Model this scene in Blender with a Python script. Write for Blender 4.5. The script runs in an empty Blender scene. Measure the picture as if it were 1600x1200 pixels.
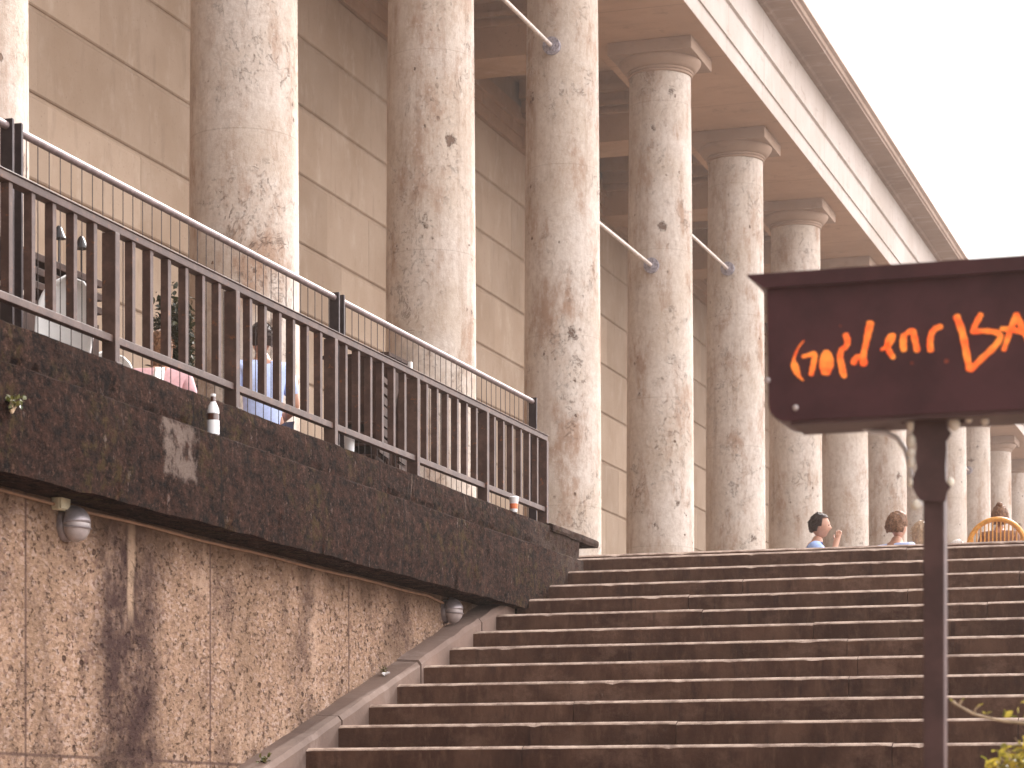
import bpy, bmesh, math, random
from mathutils import Vector, Matrix, noise
random.seed(7)
R = math.radians
scene = bpy.context.scene
COL = scene.collection

# ------------------------------------------------------------------ camera
FP = 3850.0                      # focal length in photo pixels (1600 wide)
TH = math.atan(1265.0/FP)        # the colonnade runs TH to the right of the view axis
CT, ST = math.cos(TH), math.sin(TH)
EYE = 1.6264
cam_d = bpy.data.cameras.new("camera")
cam = bpy.data.objects.new("camera", cam_d)
COL.objects.link(cam)
cam.location = (0, 0, EYE)
cam.rotation_euler = (R(90), 0, TH)
cam_d.sensor_width = 36
cam_d.lens = FP/1600*36
cam_d.shift_y = 675/1600
cam_d.clip_start = 0.1
cam_d.clip_end = 2000
cam_d.dof.use_dof = True
cam_d.dof.focus_distance = 19
cam_d.dof.aperture_fstop = 6.8
scene.camera = cam

# ------------------------------------------------------------------ light
SUN_AZ, SUN_EL = R(7), R(36)    # azimuth from +Y (along the colonnade) towards +X
SUN_DIR = Vector((math.sin(SUN_AZ)*math.cos(SUN_EL), math.cos(SUN_AZ)*math.cos(SUN_EL), math.sin(SUN_EL)))
world = bpy.data.worlds.new("World")
scene.world = world
world.use_nodes = True
wn, wl = world.node_tree.nodes, world.node_tree.links
wn.clear()
wo = wn.new('ShaderNodeOutputWorld'); bg = wn.new('ShaderNodeBackground')
sky = wn.new('ShaderNodeTexSky'); sky.sky_type = 'NISHITA'; sky.sun_disc = False
sky.sun_elevation = SUN_EL; sky.sun_rotation = SUN_AZ
sky.dust_density = 4.0; sky.air_density = 1.0
tc = wn.new('ShaderNodeTexCoord')
# cloud veil with a bright side glow added towards +X, off the sun
dp = wn.new('ShaderNodeVectorMath'); dp.operation = 'DOT_PRODUCT'
dp.inputs[1].default_value = Vector((.88, .34, .30)).normalized()
wl.new(tc.outputs['Generated'], dp.inputs[0])
mr = wn.new('ShaderNodeMapRange'); mr.inputs['From Min'].default_value = -0.1; mr.inputs['From Max'].default_value = 1.0
mr.inputs['To Min'].default_value = .55; mr.inputs['To Max'].default_value = 36.0
wl.new(dp.outputs['Value'], mr.inputs['Value']); mr.interpolation_type = 'SMOOTHSTEP'
nz = wn.new('ShaderNodeTexNoise'); nz.inputs['Scale'].default_value = 2.2; nz.inputs['Detail'].default_value = 6
wl.new(tc.outputs['Generated'], nz.inputs['Vector'])
nm = wn.new('ShaderNodeMapRange'); nm.inputs['From Min'].default_value = .35; nm.inputs['From Max'].default_value = .65
nm.inputs['To Min'].default_value = .93; nm.inputs['To Max'].default_value = 1.05
wl.new(nz.outputs['Fac'], nm.inputs['Value'])
mu = wn.new('ShaderNodeMath'); mu.operation = 'MULTIPLY'
wl.new(mr.outputs[0], mu.inputs[0]); wl.new(nm.outputs[0], mu.inputs[1])
vs = wn.new('ShaderNodeVectorMath'); vs.operation = 'SCALE'; vs.inputs[0].default_value = (1.0, .975, .985)
wl.new(mu.outputs[0], vs.inputs['Scale'])
mx = wn.new('ShaderNodeMix'); mx.data_type = 'RGBA'; mx.inputs[0].default_value = .88
wl.new(sky.outputs[0], mx.inputs[6]); wl.new(vs.outputs[0], mx.inputs[7])
wl.new(mx.outputs[2], bg.inputs['Color']); bg.inputs['Strength'].default_value = 0.12
wl.new(bg.outputs[0], wo.inputs[0])

sl = bpy.data.lights.new("sun", 'SUN'); sl.energy = 4.6; sl.angle = R(0.6); sl.color = (1.0, .95, .91)
sun = bpy.data.objects.new("sun", sl); COL.objects.link(sun)
sun.rotation_euler = SUN_DIR.to_track_quat('Z', 'Y').to_euler()
sun.location = (10, 10, 30)

scene.view_settings.view_transform = 'Standard'
scene.view_settings.look = 'None'
scene.view_settings.exposure = 0.33
scene.view_settings.gamma = 1

# ------------------------------------------------------------------ measuring helpers (lateral distance L left of the camera, photo column x)
def Yat(L, x):
    u = (x-800)/FP
    return L*(CT+u*ST)/(ST-u*CT)
def pt(x, y, Z):
    xc = (x-800)/FP*Z
    return Vector((xc*CT-Z*ST, xc*ST+Z*CT, EYE+(1275-y)/FP*Z))
def ZL(L, Y): return L*ST+Y*CT

# ------------------------------------------------------------------ mesh builder
class MB:
    def __init__(s): s.v = []; s.f = []; s.t = []; s.cur = 0.5
    def add(s, vs, fs):
        n = len(s.v); s.v += [tuple(p) for p in vs]; s.f += [tuple(i+n for i in f) for f in fs]; s.t += [s.cur]*len(fs)
    def box(s, x0, x1, y0, y1, z0, z1):
        s.add([(x0,y0,z0),(x1,y0,z0),(x1,y1,z0),(x0,y1,z0),(x0,y0,z1),(x1,y0,z1),(x1,y1,z1),(x0,y1,z1)],
              [(0,3,2,1),(4,5,6,7),(0,1,5,4),(1,2,6,5),(2,3,7,6),(3,0,4,7)])
    def obox(s, c, ax, ay, az):
        c, ax, ay, az = map(Vector, (c, ax, ay, az))
        vs = [c+i*ax+j*ay+k*az for k in (-1,1) for j in (-1,1) for i in (-1,1)]
        s.add(vs, [(0,2,3,1),(4,5,7,6),(0,1,5,4),(1,3,7,5),(3,2,6,7),(2,0,4,6)])
    def bar(s, a, b, w, h, up=(0,0,1)):
        a, b = Vector(a), Vector(b); d = (b-a).normalized(); u = Vector(up)
        if abs(d.dot(u)) > .99: u = Vector((0,1,0))
        r = d.cross(u).normalized(); u = r.cross(d)
        s.obox((a+b)/2, r*w/2, (b-a)/2, u*h/2)
    def tube(s, pts, rad, n=8, cap=True):
        pts = [Vector(p) for p in pts]
        if not hasattr(rad, '__len__'): rad = [rad]*len(pts)
        prev = None; rings = []
        for i, p in enumerate(pts):
            d = (pts[min(i+1, len(pts)-1)]-pts[max(i-1, 0)]).normalized()
            if prev is None:
                u = Vector((0,0,1)) if abs(d.z) < .9 else Vector((1,0,0))
                prev = d.cross(u).normalized()
            r = (prev-d*prev.dot(d)).normalized(); prev = r; q = d.cross(r)
            rings.append([p+(r*math.cos(2*math.pi*k/n)+q*math.sin(2*math.pi*k/n))*rad[i] for k in range(n)])
        vs = [v for r_ in rings for v in r_]; fs = []
        for i in range(len(rings)-1):
            for k in range(n):
                a, b = i*n+k, i*n+(k+1) % n
                fs.append((a, b, b+n, a+n))
        if cap:
            fs.append(tuple(range(n))[::-1]); fs.append(tuple(range((len(rings)-1)*n, len(rings)*n)))
        s.add(vs, fs)
    def lathe(s, prof, n=32, c=(0,0,0), sx=1, sy=1):
        c = Vector(c); vs = []; fs = []
        for r, z in prof:
            for k in range(n):
                a = 2*math.pi*k/n
                vs.append(c+Vector((r*sx*math.cos(a), r*sy*math.sin(a), z)))
        for i in range(len(prof)-1):
            for k in range(n):
                a, b = i*n+k, i*n+(k+1) % n
                fs.append((a, b, b+n, a+n))
        fs.append(tuple(range(n))[::-1]); fs.append(tuple(range((len(prof)-1)*n, len(prof)*n)))
        s.add(vs, fs)
    def prism_y(s, prof, y0, y1):
        """profile of (x,z) points swept along Y"""
        n = len(prof)
        vs = [(x,y0,z) for x,z in prof]+[(x,y1,z) for x,z in prof]
        fs = [tuple(range(n))[::-1], tuple(range(n,2*n))]
        for i in range(n):
            j = (i+1) % n
            fs.append((i,j,j+n,i+n))
        s.add(vs, fs)
    def build(s, name, mat, parent=None, smooth=False, bevel=0, tint=False):
        me = bpy.data.meshes.new(name); me.from_pydata(s.v, [], s.f)
        if tint:
            at = me.attributes.new('tint', 'FLOAT', 'FACE')
            for i, t in enumerate(s.t): at.data[i].value = t
        bm = bmesh.new(); bm.from_mesh(me); bmesh.ops.recalc_face_normals(bm, faces=bm.faces); bm.to_mesh(me); bm.free()
        if smooth:
            me.polygons.foreach_set('use_smooth', [True]*len(me.polygons))
            try: me.set_sharp_from_angle(angle=R(40))
            except Exception: pass
        me.materials.append(mat)
        o = bpy.data.objects.new(name, me); COL.objects.link(o)
        if parent: o.parent = parent
        if bevel:
            b = o.modifiers.new('bevel', 'BEVEL'); b.width = bevel; b.segments = 2; b.limit_method = 'ANGLE'
        return o

def tag(o, label=None, cat=None, group=None, kind=None):
    if label: o['label'] = label
    if cat: o['category'] = cat
    if group: o['group'] = group
    if kind: o['kind'] = kind
    return o
def empty(name, loc=(0,0,0), rz=0, label=None, cat=None, group=None):
    o = bpy.data.objects.new(name, None); COL.objects.link(o); o.location = loc; o.rotation_euler = (0,0,rz)
    o.empty_display_size = .2
    return tag(o, label, cat, group)
def copy_tree(o, parent=None):
    c = o.copy(); COL.objects.link(c)
    if parent: c.parent = parent
    for ch in [x for x in ORIG if x.parent == o]: copy_tree(ch, c)
    return c
ORIG = []
def snapshot():
    ORIG.clear(); ORIG.extend(list(bpy.data.objects))
def label_kids(o): pass

# ------------------------------------------------------------------ materials
class NT:
    def __init__(s, name, rough=.8, metal=0, spec=.3):
        s.m = bpy.data.materials.new(name); s.m.use_nodes = True
        s.n, s.l = s.m.node_tree.nodes, s.m.node_tree.links
        s.b = s.n['Principled BSDF']; s.b.inputs['Roughness'].default_value = rough
        s.b.inputs['Metallic'].default_value = metal; s.b.inputs['Specular IOR Level'].default_value = spec
        g = s.n.new('ShaderNodeNewGeometry'); s.pos = g.outputs['Position']; s.geo = g
    def setin(s, sock, val):
        if hasattr(val, 'is_linked') or isinstance(val, bpy.types.NodeSocket): s.l.new(val, sock)
        else:
            if isinstance(val, (tuple, list)) and sock.type == 'RGBA' and len(val) == 3: val = (*val, 1)
            sock.default_value = val
    def map(s, scale=(1,1,1), loc=(0,0,0), vec=None):
        m = s.n.new('ShaderNodeMapping'); m.inputs['Scale'].default_value = scale; m.inputs['Location'].default_value = loc
        s.l.new(vec or s.pos, m.inputs['Vector']); return m.outputs[0]
    def noise(s, scale, detail=4, rough=.55, vec=None, dist=0, col=False):
        t = s.n.new('ShaderNodeTexNoise'); t.inputs['Scale'].default_value = scale; t.inputs['Detail'].default_value = detail
        t.inputs['Roughness'].default_value = rough; t.inputs['Distortion'].default_value = dist
        s.l.new(vec or s.pos, t.inputs['Vector']); return t.outputs['Color' if col else 'Fac']
    def voro(s, scale, vec=None, feature='F1', out='Distance', rand=1):
        t = s.n.new('ShaderNodeTexVoronoi'); t.inputs['Scale'].default_value = scale; t.feature = feature
        t.inputs['Randomness'].default_value = rand
        s.l.new(vec or s.pos, t.inputs['Vector']); return t.outputs[out]
    def rng(s, v, a, b, c=0, d=1, smooth=True):
        t = s.n.new('ShaderNodeMapRange'); t.interpolation_type = 'SMOOTHSTEP' if smooth else 'LINEAR'
        t.inputs['From Min'].default_value = a; t.inputs['From Max'].default_value = b
        t.inputs['To Min'].default_value = c; t.inputs['To Max'].default_value = d
        s.l.new(v, t.inputs['Value']); return t.outputs[0]
    def math(s, op, a, b=0, c=0):
        t = s.n.new('ShaderNodeMath'); t.operation = op
        s.setin(t.inputs[0], a); s.setin(t.inputs[1], b)
        s.setin(t.inputs[2], c); return t.outputs[0]
    def mix(s, f, a, b, mode='MIX'):
        t = s.n.new('ShaderNodeMix'); t.data_type = 'RGBA'; t.blend_type = mode
        s.setin(t.inputs[0], f); s.setin(t.inputs[6], a); s.setin(t.inputs[7], b); return t.outputs[2]
    def sep(s, v=None):
        t = s.n.new('ShaderNodeSeparateXYZ'); s.l.new(v or s.pos, t.inputs[0]); return t.outputs
    def color(s, c): s.setin(s.b.inputs['Base Color'], c)
    def bump(s, h, strength=.4, dist=.01):
        t = s.n.new('ShaderNodeBump'); t.inputs['Strength'].default_value = strength; t.inputs['Distance'].default_value = dist
        s.l.new(h, t.inputs['Height']); s.l.new(t.outputs[0], s.b.inputs['Normal'])
    def attr(s, name):
        t = s.n.new('ShaderNodeAttribute'); t.attribute_name = name; return t.outputs['Fac']

def mat_column():
    t = NT('limestone_column', .85, 0, .1)
    base = t.mix(t.rng(t.noise(.9, 5, .6), .35, .68), (.64,.56,.495), (.54,.445,.365))
    # broad warm weathering, drawn out vertically
    w = t.rng(t.noise(2.4, 7, .7, t.map((1,1,.4))), .47, .70)
    base = t.mix(t.math('MULTIPLY', w, .9), base, (.34,.205,.135))
    # grain at a few centimetres
    g = t.rng(t.noise(13, 8, .82, t.map((1,1,.8))), .40, .66)
    base = t.mix(t.math('MULTIPLY', g, .40), base, (.33,.225,.165))
    base = t.mix(t.rng(t.noise(17, 6, .75, t.map((1,1,.6),(4,9,2))), .54, .7, 0, .5), base, (.70,.63,.57))
    patch = t.rng(t.noise(1.05, 4, .6, t.map((1,1,.9),(3,7,1))), .47, .60)
    # fissures in patches
    nv = t.noise(2.6, 8, .72, t.map((1,1,.7)), .8)
    vein = t.rng(t.math('ABSOLUTE', t.math('SUBTRACT', nv, .5)), 0, .016, 1, 0)
    brk = t.rng(t.noise(6, 4, .7, t.map((1,1,1),(2,2,7))), .47, .57)
    veins = t.math('MULTIPLY', t.math('MULTIPLY', vein, brk), t.math('ADD', t.math('MULTIPLY', patch, .75), .10))
    # flecks and open pits, clustered
    fl = t.rng(t.noise(21, 6, .78, t.map((1,1,.75),(1,5,3))), .575, .64)
    fl = t.math('MULTIPLY', fl, patch)
    pit = t.rng(t.math('ADD', t.voro(6.5, t.map((1,1,.75),(1,2,3))), t.math('MULTIPLY', t.noise(15, 5, .75), .55)), .345, .42, 1, 0)
    pit = t.math('MULTIPLY', pit, t.rng(t.noise(1.5, 3, .6, t.map((1,1,1),(5,5,8))), .54, .63))
    # the occasional large broken-out cluster
    big = t.rng(t.math('ADD', t.voro(.95, t.map((1,1,1.1),(7,2,5))), t.math('MULTIPLY', t.noise(8, 7, .8), .55)), .315, .37, 1, 0)
    dark = t.math('MAXIMUM', t.math('MAXIMUM', t.math('MULTIPLY', veins, .7), t.math('MULTIPLY', fl, .34)), t.math('MAXIMUM', t.math('MULTIPLY', pit, .9), t.math('MULTIPLY', big, .9)))
    base = t.mix(dark, base, (.13,.075,.052))
    z = t.sep()[2]
    j = t.math('ABSOLUTE', t.math('SUBTRACT', t.math('FRACT', t.math('MULTIPLY', z, .42)), .5))
    base = t.mix(t.rng(j, .001, .004, .22, 0), base, (.2,.14,.1))
    st = t.rng(t.noise(5, 5, .65, t.map((1,1,.07))), .5, .72, 0, .45)
    base = t.mix(st, base, (.34,.24,.18))
    t.color(base)
    h = t.math('SUBTRACT', t.math('MULTIPLY', t.noise(16, 7, .72), .8), t.math('MULTIPLY', dark, 1.2))
    t.bump(h, .7, .025); return t.m

def mat_blockwall(name='limestone_wall', a=(.43,.325,.245), b=(.365,.265,.19), c=(.49,.39,.31)):
    t = NT(name, .85, 0, .1)
    base = t.mix(t.rng(t.noise(.7, 4), .35, .7), a, b)
    base = t.mix(t.rng(t.noise(3.2, 6, .7, t.map((1,1,.5))), .5, .75, 0, .7), base, c)
    base = t.mix(t.rng(t.noise(6, 5, .65, t.map((1,1,.2))), .54, .74, 0, .35), base, (.25,.18,.135))
    base = t.mix(t.rng(t.noise(30, 3, .7), .62, .72, 0, .6), base, (.2,.13,.1))
    tn = t.attr('tint')
    base = t.mix(1, base, t.mix(tn, (.87,.85,.83), (1.08,1.07,1.06)), 'MULTIPLY')
    t.color(base); t.bump(t.noise(22, 6, .7), .3, .01); return t.m

def mat_entab(name='limestone_entablature', a=(.52,.455,.415), b=(.44,.37,.325), c=(.36,.27,.21), amt=.45):
    t = NT(name, .85, 0, .1)
    base = t.mix(t.rng(t.noise(.6, 4), .3, .7), a, b)
    base = t.mix(t.rng(t.noise(4, 7, .72, t.map((.3,1,.22))), .5, .72, 0, amt), base, c)
    base = t.mix(t.rng(t.noise(3, 8, .8, t.map((.6,.5,1.5))), .55, .68, 0, .5), base, (.22,.145,.105))
    y = t.sep()[1]
    j = t.math('ABSOLUTE', t.math('SUBTRACT', t.math('FRACT', t.math('MULTIPLY', y, .3692)), .5))
    base = t.mix(t.rng(j, .002, .006, .5, 0), base, (.2,.14,.1))
    t.color(base); t.bump(t.noise(12, 6, .7), .3, .012); return t.m

def mat_band():
    t = NT('blackened_limestone', .95, 0, .04)
    base = t.mix(t.rng(t.noise(15, 8, .8, t.map((1,.6,1))), .38, .64), (.005,.002,.0015), (.060,.024,.015))
    base = t.mix(t.rng(t.noise(55, 6, .8, t.map((1,.5,.5))), .53, .68, 0, .85), base, (.155,.078,.052))
    x, y, z = t.sep()
    fl = t.rng(t.noise(16, 6, .78, t.map((1,.6,.33),(2,2,2))), .62, .68)
    base = t.mix(t.math('MULTIPLY', fl, .7), base, (.25,.18,.155))
    moss = t.math('MULTIPLY', t.rng(t.noise(1.6, 4, .6), .5, .62), t.rng(t.noise(14, 4, .7), .48, .62))
    base = t.mix(t.math('MULTIPLY', moss, .6), base, (.075,.048,.014))
    base = t.mix(t.rng(t.noise(4.2, 7, .8, t.map((1,.7,.5),(5,5,1))), .54, .70, 0, .4), base, (.115,.062,.046))
    base = t.mix(t.rng(t.noise(19, 4, .7, t.map((1,1,1),(8,1,1))), .56, .66, 0, .85), base, (.006,.003,.0035))
    # cleaned patch beside the bottle and towards the steps
    for (yc, w, zc, hz) in ((Yat(5.8,282), .22, EYE+1.96, .17),):
        d1 = t.math('DIVIDE', t.math('ABSOLUTE', t.math('SUBTRACT', t.math('ADD', y, t.math('MULTIPLY', t.noise(5, 6, .75), .30)), yc+.15)), w)
        d2 = t.math('DIVIDE', t.math('ABSOLUTE', t.math('SUBTRACT', t.math('ADD', z, t.math('MULTIPLY', t.noise(9, 6, .75), .16)), zc+.08)), hz)
        msk = t.rng(t.math('MAXIMUM', d1, d2), .75, 1.0, 1, 0)
        base = t.mix(t.math('MULTIPLY', msk, t.rng(t.noise(12,5,.7), .35, .55)), base, (.20,.145,.12))
    yy = t.math('ADD', y, t.math('MULTIPLY', t.noise(2), 1.2))
    base = t.mix(t.math('MULTIPLY', t.rng(yy, 18.8, 20.2), t.rng(t.noise(10,5,.7), .35, .6, .15, .7)), base, (.11,.075,.062))
    # lime runs drawn down from the joints
    dr = t.math('MULTIPLY', t.rng(t.noise(15, 5, .75, t.map((1,1,.10),(3,3,3))), .60, .68), t.rng(t.noise(2.5, 5, .7, t.map((1,1,1),(1,8,2))), .50, .62))
    base = t.mix(t.math('MULTIPLY', dr, .55), base, (.24,.17,.135))
    # joints between blocks
    j = t.math('ABSOLUTE', t.math('SUBTRACT', t.math('FRACT', t.math('MULTIPLY', y, .35)), .37))
    base = t.mix(t.rng(j, .002, .005, .8, 0), base, (.012,.008,.008))
    t.color(base); t.bump(t.noise(20, 8, .8, t.map((1,.7,1))), 1.0, .06); return t.m

def mat_conglomerate():
    t = NT('nagelfluh_wall', .95, 0, .05)
    cells = t.voro(72, t.map((1,.5,.9)), out='Color')
    cs = t.sep(cells)
    base = t.mix(cs[0], (.39,.255,.175), (.25,.155,.10))
    base = t.mix(t.rng(cs[1], .72, .9), base, (.42,.30,.24))
    base = t.mix(t.rng(cs[2], .86, .93, 0, .8), base, (.16,.09,.07))
    base = t.mix(t.rng(t.noise(1.4, 7, .7), .4, .66, 0, .8), base, (.20,.125,.08))
    base = t.mix(t.rng(t.noise(3.6, 7, .75, t.map((1,.7,.5),(3,1,4))), .48, .64, 0, .8), base, (.13,.08,.06))
    base = t.mix(t.rng(t.noise(3.2, 6, .7, t.map((1,.7,.5),(9,1,4))), .56, .68, 0, .6), base, (.52,.36,.26))
    base = t.mix(t.rng(t.noise(80, 3, .7, t.map((1,.5,1))), .45, .75, 0, .5), base, (.44,.30,.225))
    pit = t.rng(t.math('ADD', t.voro(11, t.map((1,.55,.8))), t.math('MULTIPLY', t.noise(24), .3)), .24, .32, 1, 0)
    pitm = t.rng(t.noise(1.9, 3, .6), .42, .58)
    pits = t.math('MULTIPLY', pit, pitm)
    fine = t.rng(t.noise(42, 4, .7, t.map((1,.55,.8))), .575, .65)
    pits = t.math('MAXIMUM', pits, t.math('MULTIPLY', fine, .8))
    base = t.mix(t.math('MULTIPLY', pits, .85), base, (.04,.020,.016))
    x, y, z = t.sep()
    # water stain running down from the ledge, pale run inside it
    yw = t.math('ADD', y, t.math('MULTIPLY', t.math('SUBTRACT', t.noise(2.2, 4, .6), .5), .55))
    Y0 = Yat(6.08, 205)
    st = t.rng(t.math('ABSOLUTE', t.math('SUBTRACT', yw, Y0-.05)), .22, .50, 1, 0)
    st2 = t.rng(t.math('ABSOLUTE', t.math('SUBTRACT', yw, Yat(6.08, 480))), .05, .2, .6, 0)
    st = t.math('MAXIMUM', st, t.math('MULTIPLY', st2, t.rng(z, 2.3, 3.1)))
    st3 = t.rng(t.math('ABSOLUTE', t.math('SUBTRACT', yw, Yat(6.08, 625))), .03, .25, .75, 0)
    st = t.math('MAXIMUM', st, t.math('MULTIPLY', st3, t.rng(z, 2.5, 3.0)))
    st = t.math('MULTIPLY', st, t.rng(t.noise(7, 6, .7), .33, .6, .45, 1))
    base = t.mix(t.math('MULTIPLY', st, .92), base, (.048,.027,.026))
    pale = t.rng(t.math('ABSOLUTE', t.math('SUBTRACT', t.math('ADD', y, t.math('MULTIPLY', t.noise(3.5), .12)), Y0+.06)), .02, .055, 1, 0)
    base = t.mix(t.math('MULTIPLY', t.math('MULTIPLY', pale, t.rng(z, 2.62, 2.78)), .85), base, (.42,.29,.20))
    # damp run-off just below the ledge
    top = t.math('MULTIPLY', t.rng(t.math('ADD', z, t.math('MULTIPLY', t.noise(4, 4, .6, t.map((1,1,.1))), .5)), 3.2, 3.52), .75)
    base = t.mix(top, base, (.105,.062,.038))
    j = t.math('ABSOLUTE', t.math('SUBTRACT', t.math('FRACT', t.math('MULTIPLY', t.math('SUBTRACT', y, Yat(6.08, 40)), .47)), .5))
    jm = t.rng(t.math('SUBTRACT', .5, j), .002, .008, .8, 0)
    base = t.mix(jm, base, (.10,.06,.05))
    jz = t.math('ABSOLUTE', t.math('SUBTRACT', z, 1.93))
    base = t.mix(t.rng(jz, .003, .014, .8, 0), base, (.10,.06,.05))
    mo = t.math('MULTIPLY', t.rng(t.noise(2.3, 4), .52, .62), t.rng(z, .6, 2.2, .9, 0))
    base = t.mix(mo, base, (.10,.08,.03))
    t.color(base)
    h = t.math('SUBTRACT', t.math('MULTIPLY', t.noise(48, 6, .7, t.map((1,.6,1))), .8), t.math('MULTIPLY', pits, 1.2))
    t.bump(h, .8, .025); return t.m

def mat_step():
    t = NT('worn_step_stone', .85, 0, .1)
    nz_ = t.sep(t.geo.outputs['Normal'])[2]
    # dirty dark risers; backlit brightness of treads and nosings painted in by the normal
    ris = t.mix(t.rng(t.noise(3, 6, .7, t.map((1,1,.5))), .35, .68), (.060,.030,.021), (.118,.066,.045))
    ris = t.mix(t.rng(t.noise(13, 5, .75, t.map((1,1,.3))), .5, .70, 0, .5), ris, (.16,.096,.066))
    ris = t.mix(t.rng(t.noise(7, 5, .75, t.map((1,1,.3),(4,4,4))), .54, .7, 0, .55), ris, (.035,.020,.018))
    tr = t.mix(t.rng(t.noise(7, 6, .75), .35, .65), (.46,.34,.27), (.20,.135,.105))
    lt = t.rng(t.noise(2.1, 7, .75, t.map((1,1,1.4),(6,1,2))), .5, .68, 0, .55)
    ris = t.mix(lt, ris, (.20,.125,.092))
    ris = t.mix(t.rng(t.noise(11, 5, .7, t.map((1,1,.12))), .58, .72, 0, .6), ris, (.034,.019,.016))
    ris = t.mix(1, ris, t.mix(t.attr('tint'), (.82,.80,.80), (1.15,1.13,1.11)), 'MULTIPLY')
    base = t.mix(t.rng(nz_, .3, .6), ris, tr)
    t.color(base); t.bump(t.noise(30, 6, .7), .5, .008); return t.m

def simple(name, col, rough=.5, metal=0, var=.15, scale=12, spec=.4):
    t = NT(name, rough, metal, spec)
    d = tuple(c*(1-var) for c in col); u = tuple(min(1, c*(1+var)) for c in col)
    t.color(t.mix(t.rng(t.noise(scale, 5, .65), .35, .65), d, u)); return t.m

M = {}
M['col'] = mat_column(); M['wall'] = mat_blockwall(); M['ent'] = mat_entab(); M['band'] = mat_band()
M['cong'] = mat_conglomerate(); M['corn'] = mat_entab('weathered_shade_cornice', (.30,.205,.155), (.23,.15,.11), (.42,.33,.28), .6); M['cap'] = mat_entab('shaded_capital_stone', (.40,.28,.21), (.32,.215,.155), (.24,.155,.11), .6); M['soff'] = mat_entab('warm_shade_soffit', (.50,.32,.215), (.42,.265,.175), (.34,.22,.15), .5); M['step'] = mat_step()  # cornice, capital and soffit stones have their shade painted into the colour
M['ceil'] = mat_blockwall('loggia_ceiling', (.47,.32,.225), (.40,.26,.175), (.52,.37,.28))
M['string'] = mat_blockwall('stringer_stone', (.20,.14,.115), (.13,.09,.075), (.30,.23,.2))
M['floor'] = mat_blockwall('terrace_floor', (.17,.13,.105), (.13,.10,.08), (.20,.16,.13))
def mat_rail():
    t = NT('weathered_railing_paint', .5, 0, .3)
    b_ = t.mix(t.rng(t.noise(9, 5, .7), .4, .68), (.060,.031,.024), (.105,.060,.046))
    b_ = t.mix(t.rng(t.noise(25, 4, .7), .6, .7, 0, .8), b_, (.20,.075,.03))
    t.color(b_); t.bump(t.noise(50, 4), .25, .003); return t.m
M['rail'] = mat_rail()
M['steel'] = simple('brushed_steel_rail', (.20,.15,.145), .5, .4, .2, 20)
M['dpost'] = simple('dark_flat_steel', (.035,.024,.026), .45, .3, .2, 20)
M['wire'] = simple('thin_wire', (.07,.05,.045), .6, .1)
M['ground'] = simple('gravel_ground', (.17,.13,.105), .9, 0, .25, 40)
M['rod'] = simple('galvanised_rod', (.62,.52,.46), .5, .2)
M['flange'] = simple('grey_metal_flange', (.34,.31,.35), .5, .2, .35, 25)

# ------------------------------------------------------------------ ground and terrace
b = MB(); b.box(-300, 300, -200, 400, -.6, 0.0)
tag(b.build('ground', M['ground']), kind='structure')
# stair numbers
RH, TD = .157, .521
Y0S = 13.91                       # riser k=0
K0 = -12
def ks(k): return Y0S+k*TD if k < 12 else Y0S+11*TD+1.18
FLOOR = EYE+.4146+12*RH
D = 1.1
LC = 9.27*D; LW = 12.9*D
YTOP = ks(12)
b = MB()
b.prism_y([(-6.351,0.002),(-6.351,FLOOR),(-LW-.3,FLOOR),(-LW-.3,.002)], -6, YTOP+.3)
b.prism_y([(14,0.002),(14,FLOOR-.002),(-LW-.3,FLOOR-.002),(-LW-.3,.002)], YTOP+.301, 150)
tag(b.build('terrace', M['floor']), kind='structure')

# ------------------------------------------------------------------ the building
HS = EYE+11.28*D                  # soffit of the architrave
S = FP*LC*1.245e-4/CT**2
YC1 = (FP*LC*4.695e-4/CT-LC*ST)/CT
bld = empty('museum_building', (-LC, YC1, FLOOR), 0, 'long pale limestone building with a tall row of round columns along the terrace', 'building')
INV = Matrix.Translation((LC, -YC1, -FLOOR))
def part(mb, name, mat, parent=bld, **k):
    o = mb.build(name, mat, parent, **k); 
    if parent is bld: o.matrix_parent_inverse = INV
    return o
# wall in courses of blocks
CH = .0675*LW/.95
b = MB(); rnd = random.Random(3)
top = HS; k = 0
while top > FLOOR+.02:
    z1, z0 = top, max(top-CH, FLOOR-.01)
    y = 2.0+rnd.uniform(0, 2)
    while y < 130:
        w = rnd.choice((1.7, 2.1, 2.4, 2.9))
        b.cur = rnd.random()
        off = rnd.uniform(-.002, .002)
        xf = -LW+off
        g = .020; c_ = .018
        prof = [(xf-.4, z0+g), (xf-c_, z0+g), (xf, z0+g+c_), (xf, z1-g-.03), (xf-.022, z1-g), (xf-.4, z1-g)]
        b.prism_y(prof, y+.0015, y+w-.0015)
        y += w
    top -= CH; k += 1
b.cur = .2
b.box(-LW-.5, -LW-.035, 0, 132, FLOOR-.02, HS+1.3)
part(b, 'wall', M['wall'], tint=True)
# wall architrave moulding
b = MB(); b.cur = .5
for (p, z0, z1) in ((.05,0,.2),(.09,.203,.4),(.16,.403,.5),(.07,.503,.75)):
    b.prism_y([(-LW-.3,HS+z0),(-LW+p,HS+z0),(-LW+p,HS+z1),(-LW-.3,HS+z1)], 2, 130)
part(b, 'wall_moulding', M['ceil'], tint=True)
# plinth moulding at the foot of the wall
b = MB(); b.box(-LW-.1, -LW+.10, 2, 130, FLOOR, FLOOR+.45)
part(b, 'plinth', M['wall'], tint=True, bevel=.02)
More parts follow.
